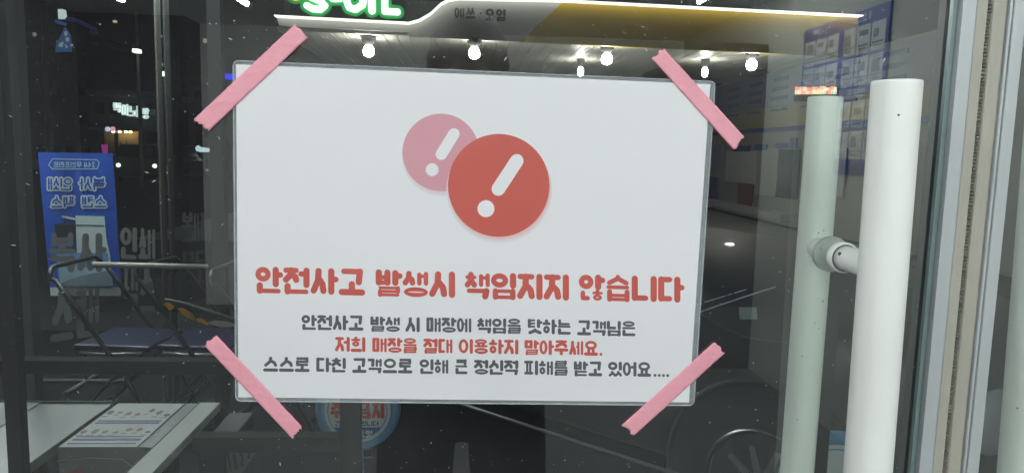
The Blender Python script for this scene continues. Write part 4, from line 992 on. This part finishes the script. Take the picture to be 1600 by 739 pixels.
# ================================================================ THE STREET BEYOND
m_bd = M('far_wall', (.06, .06, .065), .9, var=.15, vscale=.4); m_bl = M('far_ledge', (.10, .10, .11), .8)
def far_building(name, label, u0, u1, vt, Y, depth, floors, cat='building', nwin=4, mat=None):
    a, b = P(u0, vt, Y), P(u1, vt, Y); h = a.z; t = thing(name, label, cat, ((a.x + b.x) / 2, Y, 0))
    MB().box((a.x, Y, 0), (b.x, Y + depth, h)).build('wall', mat or m_bd, t)
    MB().box((a.x - .1, Y - .15, h + .002), (b.x + .1, Y + depth, h + .25)).build('cornice', m_bl, t)
    fh = h / floors; ww = (b.x - a.x) / nwin; wm = None
    for f in range(floors):
        for i in range(nwin):
            x = a.x + ww * (i + .2); z = fh * (f + .35)
            o = MB().box((x, Y - .06, z), (x + ww * .6, Y - .001, z + fh * .4)).build('window', m_dk, t)
            MB().box((x - .04, Y - .09, z - .08), (x + ww * .6 + .04, Y - .002, z - .01)).build('sill', m_bl, o)
    return t
far_building('shop_building', 'dark low building carrying the white neon letters and the warm lit shop front', 140, 250, 150, 30, 9, 3)
far_building('street_building', 'dark building at the left edge of the street behind the banner', 20, 138, 60, 38, 10, 4, nwin=5)
far_building('street_building', 'dark building with a ledge right of the tall lamp post', 268, 420, 132, 33, 9, 4, nwin=5)
far_building('street_building', 'distant dark block seen low under the station canopy', 430, 900, 190, 48, 9, 2, nwin=9)
# warm lit shop front
SF = 29.6
sf = thing('storefront', 'small shop front washed by warm downlights across the street', 'shop front', tuple(P(185, 240, SF)))
m_warm = M('plaster_warm', (.55, .42, .26), .8); m_dl = M('downlight', (1, .72, .35), .4, emit=14)
a, b = P(164, 243, SF), P(217, 206, SF)
MB().box((a.x, SF, a.z), (b.x, SF + .2, b.z)).build('facade', m_warm, sf)
MB().box((a.x - .1, SF - 1.0, b.z + .01), (b.x + .1, SF + .2, b.z + .12)).build('awning', m_bl, sf)
x = P(182, 240, SF - .1).x; MB().box((x - .05, SF - .12, a.z), (x + .05, SF - .01, b.z)).build('door_post', m_dk, sf)
for u in (177, 187, 197, 204):
    p = P(u, 211, SF - .25); MB().lathe((p.x, p.y, b.z + .01), (0, 0, -1), [(0, .045), (.06, .055), (.07, .04)], 12).build('downlight', m_dl, sf, True)
for u, v, uu, vv in ((188, 222, 190, 235), (197, 220, 199, 238), (203, 224, 205, 234)):
    p, q = P(u, v, SF - .02), P(uu, vv, SF - .02); MB().box((p.x, SF - .03, q.z), (q.x, SF - .002, p.z)).build('menu_strip', MATS['print_brown'], sf)
def glow(name, label, cat, px, Y, col, e, depth=.06):
    m_ = M('glow ' + label[:50], col, .5, emit=e)
    o = MB().prism([P(u, v, Y) for u, v in px], (0, depth, 0)).build(name, m_); return tag(o, label, cat)
def rnd_px(cx, cy, rx, ry, n=12): return [(cx + rx * math.cos(2 * math.pi * k / n), cy + ry * math.sin(2 * math.pi * k / n)) for k in range(n)]
# white neon name letters
ne = thing('neon_sign', 'white glowing Korean shop name letters high on the left', 'sign', tuple(P(200, 170, 29.5)))
m_neon = M('neon_white', (.86, .97, .97), .5, emit=.9)
for tx, a, b, y0, y1 in (('백', 176, 187, 160, 176), ('이', 188, 199, 163, 181), ('노', 200, 217, 166, 182), ('래', 213, 216.5, 167, 183), ('방', 222, 231.5, 169, 186)):
    if tx == '래':
        ik = Ink(); ik.cap((214.5, 167), (214.5, 182), 1.7)
    else: ik = Ink(); word(ik, tx, a, b, y0, y1, 1.5, 0, .0)
    mb = MB()
    for sh in ik.shapes:
        if sh[0] == 'poly': mb.prism([P(x, y, 29.5 + sh[2] * .002) for x, y in sh[1]], (0, .1, 0))
        else:
            n = len(sh[1])
            for k in range(n): mb.prism([P(*sh[1][k], 29.5), P(*sh[1][(k + 1) % n], 29.5), P(*sh[2][(k + 1) % n], 29.5), P(*sh[2][k], 29.5)], (0, .1, 0))
    o = mb.build('letter', m_neon, ne); o['kind'] = 'stuff'
glow('shop_lantern', 'round white blue lamp beside the pink one above the warm shop front', 'lamp', rnd_px(167.5, 202, 3.6, 4), 28.5, (.75, .72, 1), .9)
glow('shop_lantern', 'round pink lamp above the warm shop front', 'lamp', rnd_px(175.5, 202, 3.8, 4), 28.5, (1, .45, .6), .9)
glow('pink_sign', 'dim magenta sign hanging at the banner top right corner', 'sign', [(158, 226), (167, 226), (167, 245), (161, 246)], 28, (.55, .06, .38), .55)
glow('red_sign', 'small red glowing sign under the warm shop front', 'sign', [(200, 239), (211, 239), (212, 243), (201, 243)], 28, (1, .02, .03), 1)
glow('white_sign', 'left one of two long white glowing signs beside the notice', 'sign', [(278, 231.5), (283, 230), (298, 229), (298, 235), (279, 235)], 31, (.75, .85, 1), .9)
glow('white_sign', 'right one of two long white glowing signs, close to the notice edge', 'sign', [(305, 231), (309, 227), (313, 230), (338, 233.5), (339, 237.5), (313, 238), (306, 236)], 31, (.75, .85, 1), .9)
glow('blue_led_sign', 'deep blue glowing LED sign at the upper left edge of the notice', 'sign', [(345, 115), (366, 116), (366, 125), (345, 124)], 24, (.02, .03, 1), 1.0)
glow('orange_sign', 'tiny orange lit sign beside the lamp post', 'sign', rnd_px(234.5, 217, 3.2, 2.4), 30, (.7, .16, .12), .7)
glow('round_lamp', 'small round white lamp low beside the street pole', 'lamp', rnd_px(231, 233, 3.6, 3.8), 29, (.8, .75, .85), .8)
for u, v, r, lab in ((112, 243, 1.3, 'first dot of light over the banner'), (126, 243.2, 1.6, 'second dot of light over the banner'), (140, 243.6, 1.1, 'third tiny dot of light over the banner'), (145, 243.8, 1.1, 'fourth tiny dot of light over the banner'), (150, 244, 1.1, 'last tiny dot of light over the banner'),
                  (177, 240, 2.0, 'pale lamp at the foot of the warm shop front')):
    pass
# lamp posts
def lamp_post(u_base, u_top, v_top, Y, label, lampv=None, col=(.9, .88, .8), e=2.0, lamp_w=.5, r=.06, mat=None):
    a, b = P(u_base, 330, Y), P(u_top, v_top, Y)
    t = thing('street_lamp', label, 'street lamp', (b.x, Y, 0))
    MB().tube([(b.x, Y, 0), (b.x, Y, b.z * .5), (b.x, Y, b.z)], r * 1.4, 10, r2=r * .8).build('pole', mat or M('pole_paint', (.33, .31, .27), .5), t, True)
    if lampv:
        p = P(u_top + 1, lampv, Y - .35); MB().tube([(b.x, Y, p.z + .12), (p.x, Y - .35, p.z + .1)], .03, 8).build('arm', m_bl, t, True)
        MB().box((p.x - lamp_w, Y - .5, p.z + .05), (p.x + lamp_w, Y - .2, p.z + .14)).build('lamp_housing', m_bl, t)
        MB().box((p.x - lamp_w * .9, Y - .48, p.z - .06), (p.x + lamp_w * .9, Y - .22, p.z + .048)).build('lamp_lens', M('lamp_lens', col, .4, emit=e), t)
    return t
lamp_post(258, 255, -20, 21, 'tall lamp post with a bright white floodlight left of the notice', 115.5, e=3, lamp_w=.15)
lamp_post(222, 213, 20, 24, 'slim street pole with a warm small lamp left of the tall lamp post', 80, (1, .9, .6), 1.5, .1, .045)
MB_ = MB().box((P(262, 100, 19).x, 19, 0), (P(275, 100, 19).x, 19.3, P(262, -40, 19).z)).build('concrete_pole', M('concrete_dark', (.035, .036, .04), .8)); tag(MB_, 'dark square pole directly right of the tall lamp post', 'pole')
# blue crossing sign with its arm
bs = thing('crossing_sign', 'blue triangular pedestrian crossing sign on a bracket high at the left', 'traffic sign', tuple(P(100, 62, 20)))
K = lambda u, v, d=0: P(u, v, 20 - d)
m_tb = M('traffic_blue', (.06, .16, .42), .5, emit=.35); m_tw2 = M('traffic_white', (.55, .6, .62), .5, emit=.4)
MB().prism([K(101, 43), K(109, 55), K(111.5, 81), K(86, 81.5), K(88, 68), K(95, 56)], (0, .05, 0)).build('plate', m_tb, bs)
for px in (rnd_px(102.5, 53, 2.2, 4), rnd_px(105, 62, 2.6, 3.5), [(93, 68), (99, 66), (97, 74), (91, 73)], [(101, 69), (106, 74), (103, 76)], rnd_px(112, 71, 2.4, 2.2)):
    MB().prism([K(u, v, .02) for u, v in px], (0, .015, 0)).build('figure', m_tw2, bs)
MB().prism([K(86, 31), K(102, 36), K(102, 41), (K(86, 36))], (0, .05, 0)).build('name_plate', m_tb, bs)
MB().prism([K(90, 15), K(97, 14.5), K(99, 30), K(91, 30)], (0, .2, 0)).build('white_lamp', M('sign_lamp', (.75, .82, .85), .5, emit=.8), bs)
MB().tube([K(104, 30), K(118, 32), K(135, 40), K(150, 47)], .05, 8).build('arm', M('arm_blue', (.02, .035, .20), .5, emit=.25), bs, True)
MB().lathe(K(151, 52), (0, -1, 0), [(0, .06), (.2, .08), (.22, .05)], 12).build('camera_head', MATS['lens'], bs, True)
MB().tube([(K(88, 30).x - .3, 20, 0), (K(88, 30).x - .3, 20, K(88, 10).z)], .08, 8).build('post', m_leg, bs, True)
MB().tube([(K(88, 30).x - .3, 20.03, K(88, 33).z), K(104, 33, -.06)], .04, 8).build('bracket', m_leg, bs, True)
# far vehicles on the street with headlights on
def far_car(u, v, Y, label, sc_=1.):
    p = P(u, v, Y); t = thing('street_car', label, 'car', (p.x, Y, 0), 'cars with headlights on down the street')
    dm = M('far_car_paint', (.03, .03, .035), .3, coat=.5)
    MB().prism([(p.x - .9, Y, .25), (p.x + .9, Y, .25), (p.x + .9, Y, .8), (p.x + .7, Y, .95), (p.x + .58, Y, 1.4), (p.x - .58, Y, 1.4), (p.x - .7, Y, .95), (p.x - .9, Y, .8)], (0, 4, 0)).build('body', dm, t, bevel=.05)
    MB().prism([(p.x - .62, Y - .01, .97), (p.x + .62, Y - .01, .97), (p.x + .53, Y - .01, 1.33), (p.x - .53, Y - .01, 1.33)], (0, .008, 0)).build('windscreen', m_dk, t)
    for s in (-1, 1):
        MB().lathe((p.x + s * .62, Y - .02, .66), (0, -1, 0), [(0, .075), (.04, .07), (.05, .03)], 12).build('headlight', M('headlight_on', (1, .96, .85), .3, emit=2.2), t, True)
        MB().lathe((p.x + s * .7, Y + .8, .3), (s, 0, 0), [(0, .3), (.2, .3)], 16).build('wheel', m_rubber, t, True)
for u, v, Y, lab in ((214, 262, 26, 'far car with headlights on below the warm shop front'), (246, 262, 30, 'far car with headlights on behind the tall lamp post'), (330, 262, 36, 'distant car down the street close to the notice edge'), (1165, 300, 9.5, 'car parked in the station yard')):
    if Y > 10: far_car(u, v, Y, lab)
# scattered lamps in the distance
for u, v, rx, ry, Y, col, e, lab in ((53, 54, 2.4, 3.2, 25, (.6, .58, .55), .35, 'faint tiny lamp high at the far left'), (179, 34, 3.4, 2.2, 27, (1, .75, .45), .6, 'small amber lamp high between the two porch lights'),
        (188, 266, 2, 1.8, 28, (.6, .58, .52), .4, 'faint lamp low beside the banner edge'), (216, 268, 3.6, 2.4, 27, (.9, .9, .85), .55, 'lower white lamp of a stacked pair behind the street pole'),
        (215, 254, 4, 2.3, 27, (1, .95, .8), .8, 'upper white lamp of a stacked pair behind the street pole'), (241, 263, 2.8, 2, 27, (.8, .8, .75), .5, 'small pale lamp between the street pole and the tall lamp post'),
        (264, 270, 4, 2.4, 18, (1, 1, .85), 1.0, 'bright low lamp at the foot of the tall lamp post'), (320, 64, 3, 4, 26, (.7, .65, .55), .35, 'faint blurred lamp above the top left tape'),
        (327, 131, 4, 3, 26, (.65, .62, .55), .4, 'pale blurred lamp left of the blue LED sign'), (250, 57, 3.4, 1.8, 22, (.9, .9, .85), .5, 'small lamp near the top of the tall lamp post'),
        (252, 101, 9, 2.2, 21.5, (.8, .82, .78), .45, 'wide dim lamp bar just above the bright floodlight'), (323, 266, 2, 2, 26, (.6, .6, .6), .4, 'tiny lamp low beside the notice edge')):
    glow('distant_lamp', lab, 'lamp', rnd_px(u, v, rx, ry), Y, col, e)
# ground under and before the canopy
struct(MB().box((-5, 10.8, .0), (WX - .3, 19.5, .006)), 'concrete_apron', M('apron_concrete', (.14, .138, .13), .85, var=.25, vscale=1.2, bump=.3, bscale=25))
struct(MB().box((2.6, 10.3, .0), (6.6, 10.42, .008)), 'road_marking', M('marking_paint', (.5, .48, .40), .7, var=.2, vscale=6))
